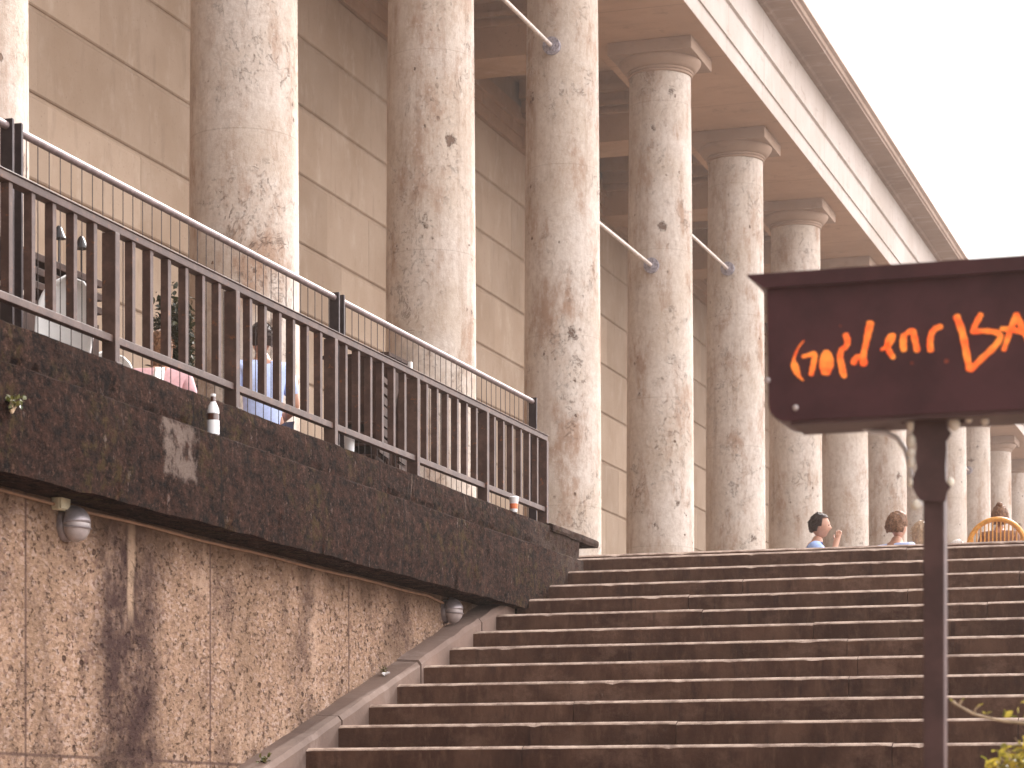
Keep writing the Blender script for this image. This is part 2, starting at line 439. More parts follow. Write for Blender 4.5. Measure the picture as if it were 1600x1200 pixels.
# entablature
LA = 8.35*D; LI = 2*LC-LA
E = lambda h: EYE+h*D
prof = [(-LA-.03,HS),(-LA-.03,E(11.54)),(-LA,E(11.54)+.004),(-LA,E(12.02)),(-LA+.045,E(12.02)+.02),(-LA+.045,E(12.06)+.03),
        (-LA-.012,E(12.06)+.06),(-LA-.012,E(12.705)),(-LI,E(12.705)),(-LI,HS)]
b = MB(); b.prism_y(prof, -14, 128)
part(b, 'entablature', M['ent'])
prof = [(-LA-.02,E(12.71)),(-LA+.07,E(12.71)),(-LA+.10,E(12.755)),(-7.865*D-.03,E(12.76)),(-7.865*D-.03,E(12.80)),(-7.865*D,E(12.82)),(-7.865*D,E(12.90)),(-7.865*D+.05,E(12.94)),(-7.865*D+.03,E(13.0)),(-LC-.9,E(13.08)),(-LC-.9,E(12.90)),(-LA-.02,E(12.90))]
b = MB(); b.prism_y(prof, -14.01, 128.01)
part(b, 'cornice', M['corn'])
b = MB(); b.box(-LI+.004, -LA-.036, -14, 128, HS-.006, HS+.02)  # thin panel added under the architrave, warm underside shade in its colour
part(b, 'added_soffit_shade_panel', M['soff'])
b = MB(); b.box(-LW-12, -LI-.003, -14, 128, HS+1.25, E(13.05))
b.cur = .4
part(b, 'ceiling', M['ceil'], tint=True)
b = MB(); b.box(-LW-12, -LW-.51, -14, 128, 0, E(13.05)-.01)
part(b, 'building_block', M['wall'], tint=True)
# columns
H = HS-FLOOR
hab, hec = .19*D, .21*D
rb, rt = .505*D, .452*D
prof = []
for i in range(15):
    q = i/14
    prof.append((rb-(rb-rt)*(q**1.6), q*(H-hab-hec)))
bs = MB(); bs.lathe(prof, 56)
bc = MB()
z = H-hab-hec
ech = [(rt*.98,z-.02),(rt+.028,z-.012),(rt+.03,z+.02),(rt+.012,z+.028),(rt+.04,z+.034),(rt+.044,z+.06),(rt+.03,z+.067),(rt+.07,z+.08),
       (rt+.10,z+.11),(rt+.135,z+.155),(rt+.165,z+hec-.03),(rt+.17,z+hec)]
bc.lathe(ech, 56)
aw = .63*D
bc.box(-aw, aw, -aw, aw, H-hab, H-.008)
NCOL = 20
proto = None
colY = [YC1+S*i for i in range(-1, NCOL-1)]
for i, y in enumerate(colY):
    if proto is None:
        o = bs.build('column', M['col'], bld, smooth=True)
        cp = bc.build('capital', M['cap'], o, smooth=True, bevel=.008)
        proto = (o, cp)
    else:
        o = proto[0].copy(); COL.objects.link(o); o.parent = bld
        cp = proto[1].copy(); COL.objects.link(cp); cp.parent = o
    o.location = (0, y-YC1, 0)
# cross beams from each column to the wall, ceiling coffers
protoB = None
for i, y in enumerate(colY):
    if protoB is None:
        b = MB(); w = LW-.06-LI
        for (hw, z0, z1) in ((.52,0,.50),(.60,.503,.575),(.55,.578,.64),(.64,.643,.72),(.58,.723,.88),(.74,.883,1.0),(.70,1.003,1.245)):
            b.box(0, w, -hw, hw, z0, z1)
        o = b.build('ceiling_beam', M['ceil'], bld, tint=True); protoB = o
    else:
        o = protoB.copy(); COL.objects.link(o); o.parent = bld
    o.location = (-LW+.055+LC, y-YC1, HS-FLOOR)
# tie rods with flanges: (column index seen in the photo, attach x, y)
for (n, ax, ay) in ((4,862,72),(5,1018,415),(6,1137,420),(12,1513,735)):
    yc = YC1+S*(n-1)
    rr = .48*D
    L_ = LC+.05
    Ya = yc-rr*.98
    # lateral so that it meets the column at ax
    for _ in range(4):
        u = (ax-800)/FP; L_ = Ya*(ST-u*CT)/(CT+u*ST); off = L_-LC
        Ya = yc-math.sqrt(max(.01, rr*rr-off*off))
    Zr = EYE+(1275-ay)/FP*ZL(L_, Ya)
    a = Vector((-L_, Ya, Zr)); e = Vector((-LC-.02, yc-S+.3, Zr))
    d = (e-a).normalized()
    b = MB(); b.tube([a, e], .030, 10)
    r_ = part(b, 'tie_rod', M['rod'], smooth=True)
    b = MB(); nrm = Vector((a.x+LC, Ya-yc, 0)).normalized()
    b.tube([a-nrm*.04, a+nrm*.035], .125, 20); b.tube([a+nrm*.03, a+nrm*.06], .055, 16)
    for q in range(6):
        sd = nrm.cross(Vector((0,0,1)))
        pc = a+nrm*.035+(sd*math.cos(q*1.047)+Vector((0,0,1))*math.sin(q*1.047))*.09
        b.tube([pc, pc+nrm*.02], .013, 6)
    f_ = b.build('flange', M['flange'], r_, smooth=True); f_.matrix_parent_inverse = Matrix.Identity(4)

# ------------------------------------------------------------------ retaining wall with ledge, coping
LB, LU, LL, LS = 5.80, 5.97, 6.08, 5.90
rw = empty('terrace_wall', (-LL, 12, 0), 0, 'stained conglomerate terrace wall with a blackened stone ledge beside the stairs', 'wall')
RI = Matrix.Translation((LL, -12, 0))
def rpart(mb, name, mat, **k):
    o = mb.build(name, mat, rw, **k); o.matrix_parent_inverse = RI; return o
YWS = -5.0; YWE = Yat(LB, 906)+.12
b = MB(); b.box(-6.35, -LL, YWS, YTOP+.2, .002, EYE+1.60)
rpart(b, 'wall_face', M['cong'])
def rough_strip(x0, x1, y0, y1, z0, z1, n, amp, seed):
    """long stone course with a worn, slightly uneven front"""
    b = MB(); vs = []; fs = []
    prof_n = 6
    for i in range(n+1):
        y = y0+(y1-y0)*i/n
        def q(k, a=1): return noise.noise(Vector((y*3.1, k*7.3, seed)))*amp*a+noise.noise(Vector((y*11, k*3.3, seed+5)))*amp*.6*a
        pr = [(x0, z0), (x1+q(1)-.008, z0+q(2)), (x1+q(3), z0+(z1-z0)*.35), (x1+q(4), z0+(z1-z0)*.7), (x1+q(5)-.006, z1+q(6,.8)-.012), (x1-.03+q(7), z1+q(8,.4)), (x0, z1)]
        vs += [(a, y, c) for a, c in pr]
    m = 7
    for i in range(n):
        for k in range(m):
            j = (k+1) % m
            fs.append((i*m+k, i*m+j, (i+1)*m+j, (i+1)*m+k))
    fs.append(tuple(range(m))); fs.append(tuple(range(n*m, n*m+m))[::-1])
    b.add(vs, fs); return b
b = rough_strip(-6.34, -LB, YWS, YWE, EYE+1.602, EYE+2.118, 700, .010, 1)
rpart(b, 'ledge', M['band'])
b = rough_strip(-6.352, -LU, YWS, Yat(LU, 905), EYE+2.121, EYE+2.376, 600, .010, 9)
rpart(b, 'coping', M['band'])
b = rough_strip(-6.355, -LU+.02, Yat(LU,861), Yat(LU, 932), EYE+2.32, EYE+2.392, 40, .006, 3)
rpart(b, 'coping_slab', M['band'])

# ------------------------------------------------------------------ stairs
stairs = empty('staircase', (-LS, ks(K0), 0), 0, 'wide outdoor flight of dark weathered stone steps rising to the colonnade terrace', 'staircase')
SI = Matrix.Translation((LS, -ks(K0), 0))
XR = 11.0
for k in range(K0, 13):
    zt = EYE+.4146+k*RH; y0 = ks(k); y1 = (ks(k+1) if k < 12 else y0+.6)+.02
    if k == 12: zt += .001
    b = MB(); rnd = random.Random(100+k)
    x = -LS if k < 12 else -6.34
    while x < XR:
        w = min(rnd.uniform(1.1, 3.1), XR-x); b.cur = rnd.random()
        if k < 2: w = min(w, 2.2)
        dz, dy = rnd.uniform(-.003, .003), rnd.uniform(-.003, .003)
        zb = max(zt-RH-.03, .002)
        n = max(3, int(w/.05)); vs = []; fs = []
        for i in range(n+1):
            xx = x+.002+(w-.004)*i/n
            q = noise.noise(Vector((xx*3, k*5.1, 0)))*.005+noise.noise(Vector((xx*13, k*5.1, 3)))*.002
            chip = max(0, noise.noise(Vector((xx*9, k*3.7, 8)))-.30)*.05
            if i in (0, n): chip += .006
            pr = [(y0+dy, zb), (y0+dy+q*.5, zt-RH*.5), (y0+dy+q, zt-.019+dz-chip*.5), (y0+dy+q+.008+chip*.6, zt-.011+dz+q*.3-chip*.3), (y0+dy+.033+chip*.8, zt+dz+q*.3), (y1, zt+dz), (y1, zb)]
            vs += [(xx, a, c) for a, c in pr]
        m = 7
        for i in range(n):
            for j in range(m):
                jj = (j+1) % m
                fs.append((i*m+j, i*m+jj, (i+1)*m+jj, (i+1)*m+j))
        fs.append(tuple(range(m))); fs.append(tuple(range(n*m, n*m+m))[::-1])
        b.add(vs, fs); x += w
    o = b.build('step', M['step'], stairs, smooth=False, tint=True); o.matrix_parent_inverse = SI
# stringer along the wall
b = MB(); rnd = random.Random(5)
kk = K0-.6
while kk < 7.6:
    k2 = min(kk+rnd.uniform(2.2, 3.2), 7.9)
    n = 14; vs = []; fs = []; b.cur = rnd.random(); dz = rnd.uniform(-.006, .008)
    for i in range(n+1):
        q = kk+.03+(k2-kk-.05)*i/n; y = Y0S+q*TD; z = EYE+.4146+q*RH+.045+dz
        e_ = noise.noise(Vector((y*5, 1, 1)))*.012
        vs += [(-6.09, y, max(z-.9,0.001)), (-LS+.004+e_*.4, y, max(z-.9,0.001)), (-LS+.004+e_*.4, y, z-.03+e_), (-LS-.02, y, z+e_), (-6.09, y, z+.008+e_)]
    m = 5
    for i in range(n):
        for j in range(m):
            jj = (j+1) % m; fs.append((i*m+j, i*m+jj, (i+1)*m+jj, (i+1)*m+j))
    fs.append(tuple(range(m))); fs.append(tuple(range(n*m, n*m+m))[::-1])
    b.add(vs, fs); kk = k2
o = b.build('stringer', M['string'], stairs, tint=True); o.matrix_parent_inverse = SI

# ------------------------------------------------------------------ front railing
LF = 6.05
hcop = EYE+2.376
f = empty('iron_railing', (-LF, 14, hcop), 0, 'brown painted iron railing with flat upright bars standing on the blackened coping', 'railing')
FI = Matrix.Translation((LF, -14, -hcop))
def Yr(r, L): return (FP*L*r*1e-4/CT-L*ST)/CT
def fpart(mb, name, mat, par=f, inv=None, **k):
    o = mb.build(name, mat, par, **k); o.matrix_parent_inverse = inv or FI; return o
rs = [8.224-.5873*i for i in range(0, 9)]
ys = [Yr(r, LF) for r in rs]
htop = EYE+.486*LF/.95; hbot = EYE+.3935*LF/.95
yE, yS = ys[0], ys[-1]
b = MB(); b.box(-LF-.03, -LF+.032, yS-.02, yE+.022, htop-.028, htop+.012)
b.box(-LF-.036, -LF+.040, yS-.02, yE+.03, htop+.0125, htop+.020)
fpart(b, 'top_rail', M['rail'], bevel=.003)
b = MB(); b.box(-LF-.022, -LF+.024, yS, yE, hbot-.02, hbot+.02)
fpart(b, 'bottom_rail', M['rail'], bevel=.003)
pp = None; bp = None
for i, y in enumerate(ys):
    if pp is None:
        b = MB(); b.box(-.042, .038, -.026, .026, 0.0, htop-.029-hcop); b.box(-.05,.05,-.035,.035,-.004,.008)
        pp = b.build('post', M['rail'], f, bevel=.003); o = pp
    else:
        o = pp.copy(); COL.objects.link(o); o.parent = f
    o.location = (0, y-14, 0)
    if i < len(ys)-1:
        for j in range(1, 7):
            yb = y+(ys[i+1]-y)*j/7
            if bp is None:
                b = MB(); b.box(-.024, .022, -.019, .019, hbot+.0205-hcop, htop-.0285-hcop)
                bp = b.build('baluster', M['rail'], f, bevel=.002); o = bp
            else:
                o = bp.copy(); COL.objects.link(o); o.parent = f
            o.location = (random.uniform(-.002,.002), yb-14+random.uniform(-.003,.003), 0)

# ------------------------------------------------------------------ inner handrail with wires
LH = 6.25
hh = EYE+.525*LH/.95
g = empty('wire_handrail', (-LH, 14, hcop), 0, 'slim steel handrail with thin upright wires and twin dark posts behind the iron railing', 'railing')
GI = Matrix.Translation((LH, -14, -hcop))
pr_ = [8.13, 6.50, 4.885, 3.27]
yy = [Yr(r, LH) for r in pr_]
for i in range(len(yy)-1):
    y1, y0 = yy[i], yy[i+1]
    b = MB(); b.tube([(-LH, y0+.075, hh), (-LH, y1-.055, hh)], .021, 14)
    o = b.build('handrail', M['steel'], g, smooth=True); o.matrix_parent_inverse = GI
    b = MB(); y = y0+.15
    while y < y1-.1:
        b.tube([(-LH, y, hcop+.035), (-LH, y, hh-.015)], .0028, 5, False); y += .118
    b.tube([(-LH, y0+.06, hcop+.035), (-LH, y1-.06, hcop+.035)], .005, 6)
    o = b.build('wire_panel', M['wire'], g); o.matrix_parent_inverse = GI
for i, y in enumerate(yy):
    for s_ in ((-.045, .045) if i else (-.045,)):
        b = MB(); b.box(-LH-.035, -LH+.035, y+s_-.007, y+s_+.007, hcop, hh+.035)
        o = b.build('post', M['dpost'], g, bevel=.002); o.matrix_parent_inverse = GI
        b = MB(); b.box(-LH-.0352, -LH+.0352, y+s_+.0072, y+s_+.010, hcop+.01, hh+.03)
        o = b.build('post_edge', M['steel'], g); o.matrix_parent_inverse = GI
#SECTION2
# ------------------------------------------------------------------ more materials
M['sign'] = simple('plum_brown_sign_paint', (.085,.034,.036), .35, .0, .18, 6, .45)
M['post'] = simple('brown_post_paint', (.095,.050,.045), .5, .1, .2, 10, .5)
def mat_letters():
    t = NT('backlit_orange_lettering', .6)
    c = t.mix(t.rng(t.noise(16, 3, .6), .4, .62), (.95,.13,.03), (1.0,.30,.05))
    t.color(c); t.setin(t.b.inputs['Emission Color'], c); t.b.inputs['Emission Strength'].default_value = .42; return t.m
M['letters'] = mat_letters()
M['rivet'] = simple('pale_rivet', (.6,.52,.5), .4, .5)
M['lampgrey'] = simple('grey_cast_aluminium', (.25,.215,.22), .38, .55, .15, 14)
M['lampglass'] = simple('dull_lamp_glass', (.34,.29,.28), .3, .1, .1, 14)
M['cream'] = simple('cream_plastic', (.50,.44,.30), .5)
M['conduit'] = simple('brown_conduit', (.26,.15,.09), .6)
M['bottle'] = simple('brown_bottle_glass', (.07,.02,.01), .08, 0, .1, 9, .8)
M['label'] = simple('white_paper', (.82,.80,.80), .7, 0, .04)
M['white'] = simple('white_moulded_plastic', (.80,.77,.74), .4, 0, .04)
M['dwood'] = simple('dark_timber', (.040,.019,.013), .7, 0, .35, 9, .1)
M['mwood'] = simple('worn_timber_edge', (.30,.19,.12), .6, 0, .25, 9)
M['black'] = simple('black_paint', (.015,.012,.013), .4)
M['orange'] = simple('orange_rattan', (.80,.36,.07), .5, 0, .15, 30)
M['skin'] = simple('skin', (.52,.27,.18), .5, 0, .06, 20)
M['tan_skin'] = simple('tanned_skin', (.40,.19,.12), .5, 0, .06, 20)
M['hair_d'] = simple('dark_hair', (.030,.014,.010), .6, 0, .5, 60, .2)
M['hair_b'] = simple('brown_hair', (.17,.08,.04), .6, 0, .55, 60, .25)
M['hair_f'] = simple('fair_hair', (.42,.27,.15), .42, 0, .35, 60, .7)
M['hair_g'] = simple('white_hair', (.62,.55,.50), .5, 0, .15, 60, .6)
M['blue'] = simple('light_blue_cotton', (.36,.48,.80), .8, 0, .08, 30)
M['paleblue'] = simple('pale_blue_cotton', (.50,.58,.86), .8, 0, .08, 30)
M['pink'] = simple('pink_cotton', (.72,.42,.43), .8, 0, .08, 30)
M['grey'] = simple('grey_cotton', (.42,.40,.43), .8, 0, .1, 30)
M['brown'] = simple('brown_cotton', (.20,.10,.06), .8, 0, .1, 30)
M['navy'] = simple('dark_trousers', (.04,.04,.07), .8, 0, .1, 30)
M['eye'] = simple('dark_eye', (.02,.012,.01), .2)
M['bark'] = simple('pale_bark', (.38,.27,.17), .8, 0, .25, 40)
def mat_leaf(name, a, b_, tr=.5):
    t = NT(name, .45, 0, .4)
    c = t.mix(t.attr('tint'), a, b_); t.color(c)
    trn = t.n.new('ShaderNodeBsdfTranslucent'); t.l.new(c, trn.inputs['Color'])
    ms = t.n.new('ShaderNodeMixShader'); ms.inputs[0].default_value = tr
    out = [n for n in t.n if n.type == 'OUTPUT_MATERIAL'][0]
    t.l.new(t.b.outputs[0], ms.inputs[1]); t.l.new(trn.outputs[0], ms.inputs[2]); t.l.new(ms.outputs[0], out.inputs['Surface'])
    return t.m
M['leaf'] = mat_leaf('yellow_green_leaves', (.10,.12,.02), (.62,.46,.07))
M['dleaf'] = mat_leaf('dark_green_leaves', (.016,.018,.008), (.045,.042,.014), .15)
M['moss'] = mat_leaf('moss_green_leaves', (.05,.06,.012), (.15,.13,.03), .25)
M['dry'] = simple('pale_bulb', (.92,.80,.66), .6, 0, .15, 30)
M['cup'] = simple('white_cup', (.78,.76,.76), .35, 0, .04)
M['redorange'] = simple('orange_red_print', (.75,.2,.08), .5)

# ------------------------------------------------------------------ sign in the foreground
def onplane(x, y, Yc):
    u = (x-800)/FP; t = Yc/(u*ST+CT)
    return Vector(((u*CT-ST)*t, Yc, EYE+(1275-y)/FP*t))
YF = 5.86
zt = onplane(1300, 437, YF).z; zb = onplane(1400, 650, YF).z
xl = onplane(1197, 500, YF).x; xc_ = onplane(1453, 500, YF).x; xr = 2*xc_-xl
sg = empty('hanging_sign', (xc_, YF+.09, 0), 0, 'dark plum metal sign box on a post with orange hand painted letters', 'sign')
GI2 = Matrix.Translation((-xc_, -YF-.09, 0))
def spart(mb, name, mat, par=None, **k):
    o = mb.build(name, mat, par or sg, **k)
    if par is None: o.matrix_parent_inverse = GI2
    return o
def arc(cx, cz, r, a0, a1, n=7): return [(cx+r*math.cos(R(a0+(a1-a0)*i/n)), cz+r*math.sin(R(a0+(a1-a0)*i/n))) for i in range(n+1)]
pr = [(xl, zt)]+arc(xl+.05, zb+.045, .045, 180, 270)+arc(xr-.05, zb+.045, .045, 270, 360)+[(xr, zt)]
b = MB(); n = len(pr)
b.add([(x, YF, z) for x, z in pr]+[(x, YF+.18, z) for x, z in pr], [tuple(range(n)), tuple(range(n, 2*n))[::-1]]+[(i, (i+1) % n, (i+1) % n+n, i+n) for i in range(n)])
box_ = spart(b, 'sign_box', M['sign'], bevel=.004)
b = MB(); ov = .042
vs = [(xl-ov, YF-.02, zt+.022), (xr+ov, YF-.02, zt+.022), (xr+ov, YF+.20, zt+.022), (xl-ov, YF+.20, zt+.022),
      (xl-ov, YF-.02, zt+.017), (xr+ov, YF-.02, zt+.017), (xr+ov, YF+.20, zt+.017), (xl-ov, YF+.20, zt+.017),
      (xl-.002, YF-.018, zt-.012), (xr+.002, YF-.018, zt-.012), (xr+.002, YF+.184, zt-.012), (xl-.002, YF+.184, zt-.012)]
b.add(vs, [(0,1,2,3),(0,4,5,1),(1,5,6,2),(2,6,7,3),(3,7,4,0),(4,8,9,5),(5,9,10,6),(6,10,11,7),(7,11,8,4),(8,11,10,9)])
spart(b, 'roof_cap', M['sign'])
b = MB(); b.box(xl+.06, xr-.06, YF+.004, YF+.17, zb-.008, zb-.0005); spart(b, 'bottom_lip', M['post'])
for (x, y) in ((1243,637),(1199,594)):
    p = onplane(x, y, YF-.002); b = MB(); b.lathe([(.0075,0),(.0065,.004),(.003,.006)], 12)
    b.v = [(p.x+v[0], p.y-v[2], p.z+v[1]) for v in b.v]; spart(b, 'rivet', M['rivet'], smooth=True)
# letters: brush strokes as thin raised ribbons, coordinates read from the photograph's lettering
def zc(p): return (p[0]*.2834+1150, p[1]*.2834+400)
strokes = {
 'letter_g': [([(375,468),(345,505),(322,560),(318,600)], [6,9,14,24]), ([(318,590),(326,612),(336,640),(352,668),(372,686)], [34,44,36,16,8]), ([(368,556),(398,548),(430,540),(434,560),(425,610),(414,656)], [22,22,30,32,32,26])],
 'letter_o': [([(498,528),(484,560),(480,600),(488,648)], [30,40,44,34]), ([(500,528),(516,560),(518,600),(500,650)], [30,40,44,34])],
 'letter_l': [([(604,434),(616,470),(606,500),(582,520),(574,560),(582,600),(590,640),(600,668)], [36,36,30,32,36,38,40,26])],
 'letter_d': [([(742,368),(730,420),(718,480),(704,540),(704,598)], [44,42,34,34,46]), ([(648,592),(660,566),(684,556),(700,580),(706,596)], [38,34,30,30,34])],
 'letter_e': [([(800,518),(832,500),(858,470),(868,438),(842,450),(834,490),(848,530),(870,562)], [14,26,30,26,26,28,34,28])],
 'letter_n': [([(926,436),(922,480),(926,520)], [36,42,36]), ([(930,436),(972,412),(984,450),(1000,524)], [22,32,38,34])],
 'letter_e_end': [([(1074,522),(1070,480),(1078,430),(1102,400),(1134,388)], [38,36,34,32,30])],
 'letter_b': [([(1216,332),(1248,420),(1268,520),(1288,628)], [40,40,40,36]), ([(1352,322),(1324,372),(1302,420)], [32,32,26]), ([(1302,420),(1370,414),(1440,424),(1458,452),(1420,506),(1350,572),(1292,630)], [28,28,32,32,36,34,34])],
 'letter_a': [([(1476,520),(1510,420),(1546,322)], [26,32,34]), ([(1546,322),(1580,400),(1612,470),(1636,540)], [34,34,34,30]), ([(1462,402),(1530,408),(1610,430)], [26,30,30])],
 'letter_r': [([(1690,320),(1700,420),(1706,540)], [36,38,34]), ([(1690,320),(1760,330),(1768,390),(1706,430),(1790,530)], [30,34,34,30,30])],
}
for nm, st in strokes.items():
    b = MB()
    for si, (pts, ws) in enumerate(st):
        # resample smoothly
        P = [zc(p) for p in pts]; Q = []; W = []
        for i in range(len(P)-1):
            p0, p1, p2, p3 = P[max(i-1,0)], P[i], P[i+1], P[min(i+2,len(P)-1)]
            for s_ in range(5):
                t_ = s_/5
                f_ = lambda a,b_,c,d: .5*((2*b_)+(-a+c)*t_+(2*a-5*b_+4*c-d)*t_*t_+(-a+3*b_-3*c+d)*t_**3)
                Q.append((f_(p0[0],p1[0],p2[0],p3[0]), f_(p0[1],p1[1],p2[1],p3[1]))); W.append(ws[i]+(ws[i+1]-ws[i])*t_)
        Q.append(P[-1]); W.append(ws[-1])
        pts3 = [onplane(q[0], q[1], YF) for q in Q]
        rad = [w*.2834/2*5.5/FP for w in W]
        pts3 = [pts3[0]+(pts3[0]-pts3[1]).normalized()*rad[0]*.5]+pts3+[pts3[-1]+(pts3[-1]-pts3[-2]).normalized()*rad[-1]*.5]
        rad = [rad[0]*.45]+rad+[rad[-1]*.45]
        rad = [r*(1+.10*math.sin(i*1.7+si)) for i, r in enumerate(rad)]
        lay = YF-.0022-.0006*si
        L_, R_ = [], []
        for i in range(len(pts3)):
            d = (pts3[min(i+1,len(pts3)-1)]-pts3[max(i-1,0)]); nn = Vector((-d.z,0,d.x)).normalized()
            L_.append(pts3[i]+nn*rad[i]); R_.append(pts3[i]-nn*rad[i])
        m = len(pts3)
        vs = [(p.x, lay, p.z) for p in L_]+[(p.x, lay, p.z) for p in R_]+[(p.x, YF+.001, p.z) for p in L_]+[(p.x, YF+.001, p.z) for p in R_]
        fs = []
        for i in range(m-1):
            fs += [(i,i+1,m+i+1,m+i), (i,2*m+i,2*m+i+1,i+1), (m+i,m+i+1,3*m+i+1,3*m+i)]
        fs += [(0,m,3*m,2*m), (m-1,3*m-1,4*m-1,2*m-1)]
        b.add(vs, fs)
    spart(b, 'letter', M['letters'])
b = MB()
for (x, y, r) in ((1160,580,13),(970,590,9),(575,385,6)):
    p = onplane(*zc((x,y)), YF-.002); k = 8
    rr = r*.2834*6.2/FP
    b.add([(p.x+rr*math.cos(a*.785), YF-.002, p.z+rr*math.sin(a*.785)) for a in range(8)], [tuple(range(8))])
spart(b, 'paint_drips', simple('red_brown_paint_drips', (.30,.07,.04), .5))
# post and scrolled bracket
YP = YF+.085
b = MB(); b.box(xc_-.0255, xc_+.0255, YP-.0255, YP+.0255, .0, zb-.009)
spart(b, 'post', M['post'], bevel=.003)
b = MB(); b.box(xc_-.09, xc_+.09, YP-.09, YP+.09, .0, .012); spart(b, 'base_plate', M['post'])
outl = [(1403,655),(1407,661),(1412,662),(1416,656),(1424,656),(1428,668),(1426,676),(1431,684),(1432,700),(1430,716),(1433,730),(1428,742),(1424,753),(1427,765),(1433,776),(1438,782)]
outr = [(1470,784),(1477,783),(1480,768),(1485,760),(1478,752),(1477,730),(1479,700),(1478,690),(1486,677),(1480,668),(1478,656),(1498,656),(1503,662),(1508,656)]
pl = [onplane(x, y, YP-.036) for x, y in outl+outr]
n = len(pl); b = MB()
b.add([(p.x, YP-.036, p.z) for p in pl]+[(p.x, YP-.0265, p.z) for p in pl], [tuple(range(n)), tuple(range(n, 2*n))[::-1]]+[(i, (i+1) % n, (i+1) % n+n, i+n) for i in range(n)])
spart(b, 'scrolled_bracket', M['post'])
for (x, y, r, sy) in ((1424,664,7,1.3),(1424,688,7,1.5),(1423,708,6,1.2),(1424,722,6,1.5),(1424,754,6,1.1),(1431,789,8,1),(1491,662,9,1.2),(1485,753,6,1.1),(1514,656,5,1),(1539,658,6,1)):
    p = onplane(x, y, YP-.03); rr = r*6.1/FP; b = MB()
    b.lathe([(rr*math.sin(q*math.pi/6+.01), -rr*sy*math.cos(q*math.pi/6)) for q in range(7)], 10, p, 1, .8)
    spart(b, 'bulb', M['dry'], smooth=True)
cb = [onplane(x, y, YP+.05) for x, y in ((1340,652),(1348,668),(1362,675),(1384,676),(1402,685),(1414,702),(1420,726),(1431,760),(1440,790))]
b = MB(); b.tube(cb, [.0065]*6+[.004,.004,.003], 8); spart(b, 'cable', M['label'], smooth=True)

# ------------------------------------------------------------------ wall lamps, box, conduit
def wall_lamp(x, y, label):
    Yl = Yat(LL-.07, x); z = EYE+(1275-y)/FP*ZL(LL-.07, Yl)
    o = empty('wall_lamp', (-LL, Yl, z), 0, label, 'wall lamp', 'round wall lamps under the stone ledge')
    b = MB(); b.lathe([(.085,0),(.085,.02),(.078,.03)], 28); b.v = [(v[2], v[0], v[1]) for v in b.v]
    b.build('back_plate', M['lampgrey'], o, smooth=True)
    b = MB(); b.lathe([(.074,.031),(.086,.05),(.088,.07),(.078,.098),(.055,.12),(.028,.131),(.003,.134)], 32); b.v = [(v[2], v[0], v[1]) for v in b.v]
    b.build('glass_dome', M['lampglass'], o, smooth=True)
    # eyelid hood over the upper half, and a ring bar
    b = MB(); vs = []; fs = []; NN = 18; MM = 8
    for i in range(NN+1):
        a = math.pi*i/NN
        for j in range(MM+1):
            q = R(2+88*j/MM); r_ = .094
            # latitude from rim to the middle
            zz = r_*math.sin(a)*math.sin(q)*1.0
            vs.append((.045+r_*math.cos(q)*math.sin(a)*1.0 if True else 0, r_*math.cos(a), zz+.006))
    for i in range(NN):
        for j in range(MM): fs.append((i*(MM+1)+j, i*(MM+1)+j+1, (i+1)*(MM+1)+j+1, (i+1)*(MM+1)+j))
    b.add(vs, fs); h_ = b.build('eyelid_hood', M['lampgrey'], o, smooth=True)
    sm = h_.modifiers.new('thick', 'SOLIDIFY'); sm.thickness = .005
    b = MB(); b.tube([(.045+.093*math.sin(R(a)), .093*math.cos(R(a)), -.018) for a in range(0, 181, 12)], .005, 6)
    b.build('guard_ring', M['lampgrey'], o, smooth=True)
    return o
wall_lamp(120, 820, 'grey round wall lamp next to the cream junction box at the left of the picture')
wall_lamp(709, 955, 'grey round wall lamp close above the stringer near the stairs')
Yj = Yat(LL, 88); zj = EYE+(1275-783)/FP*ZL(LL-.03, Yj)
o = empty('junction_box', (-LL, Yj, zj), 0, 'small cream plastic junction box on the conduit above a round lamp', 'junction box')
b = MB(); b.box(.001, .045, -.055, .055, -.048, .048); b.build('box_body', M['cream'], o, bevel=.006)
b = MB(); b.box(.0455, .055, -.050, .050, -.043, .043); b.build('lid', M['cream'], o, bevel=.004)
b = MB(); pts = []
for i in range(60):
    y = -3+ (Yat(LL, 690)+3)*i/59
    pts.append((-LL+.014, y, EYE+1.574+.004*math.sin(i*1.3)-(.03 if i == 59 else 0)))
b.tube(pts, .009, 8)
tag(b.build('conduit', M['conduit'], None, smooth=True), 'thin brown conduit running along the wall just beneath the ledge', 'conduit')

# ------------------------------------------------------------------ bottle and cups
Yb = Yat(5.885, 333)
o = empty('beer_bottle', (-5.885, Yb, EYE+2.112), .4, 'brown bottle with white labels standing alone on the blackened ledge', 'bottle')
b = MB(); b.lathe([(.028,0),(.0335,.006),(.034,.13),(.033,.15),(.026,.175),(.016,.195),(.0135,.225),(.0135,.24)], 24); b.build('glass_body', M['bottle'], o, smooth=True)
b = MB(); b.lathe([(.0347,.02),(.0347,.098)], 24); b.f = [q for q in b.f if len(q) == 4]; b.build('label', M['label'], o, smooth=True)
b = MB(); b.lathe([(.0338,.136),(.0335,.152),(.0268,.177),(.0168,.197),(.0142,.206)], 24); b.f = [q for q in b.f if len(q) == 4]; b.build('neck_label', M['label'], o, smooth=True)
b = MB(); b.lathe([(.0145,.232),(.0148,.243),(.012,.246)], 16); b.build('cap', M['label'], o, smooth=True)
Yq = Yat(5.99, 803)
o = empty('paper_cup', (-5.99, Yq, EYE+2.372), 0, 'white and orange paper cup on the coping in front of the last railing bars', 'cup')
b = MB(); b.lathe([(.026,0),(.037,.105),(.038,.107),(.034,.107),(.024,.006)], 20); b.build('cup_wall', M['cup'], o, smooth=True)
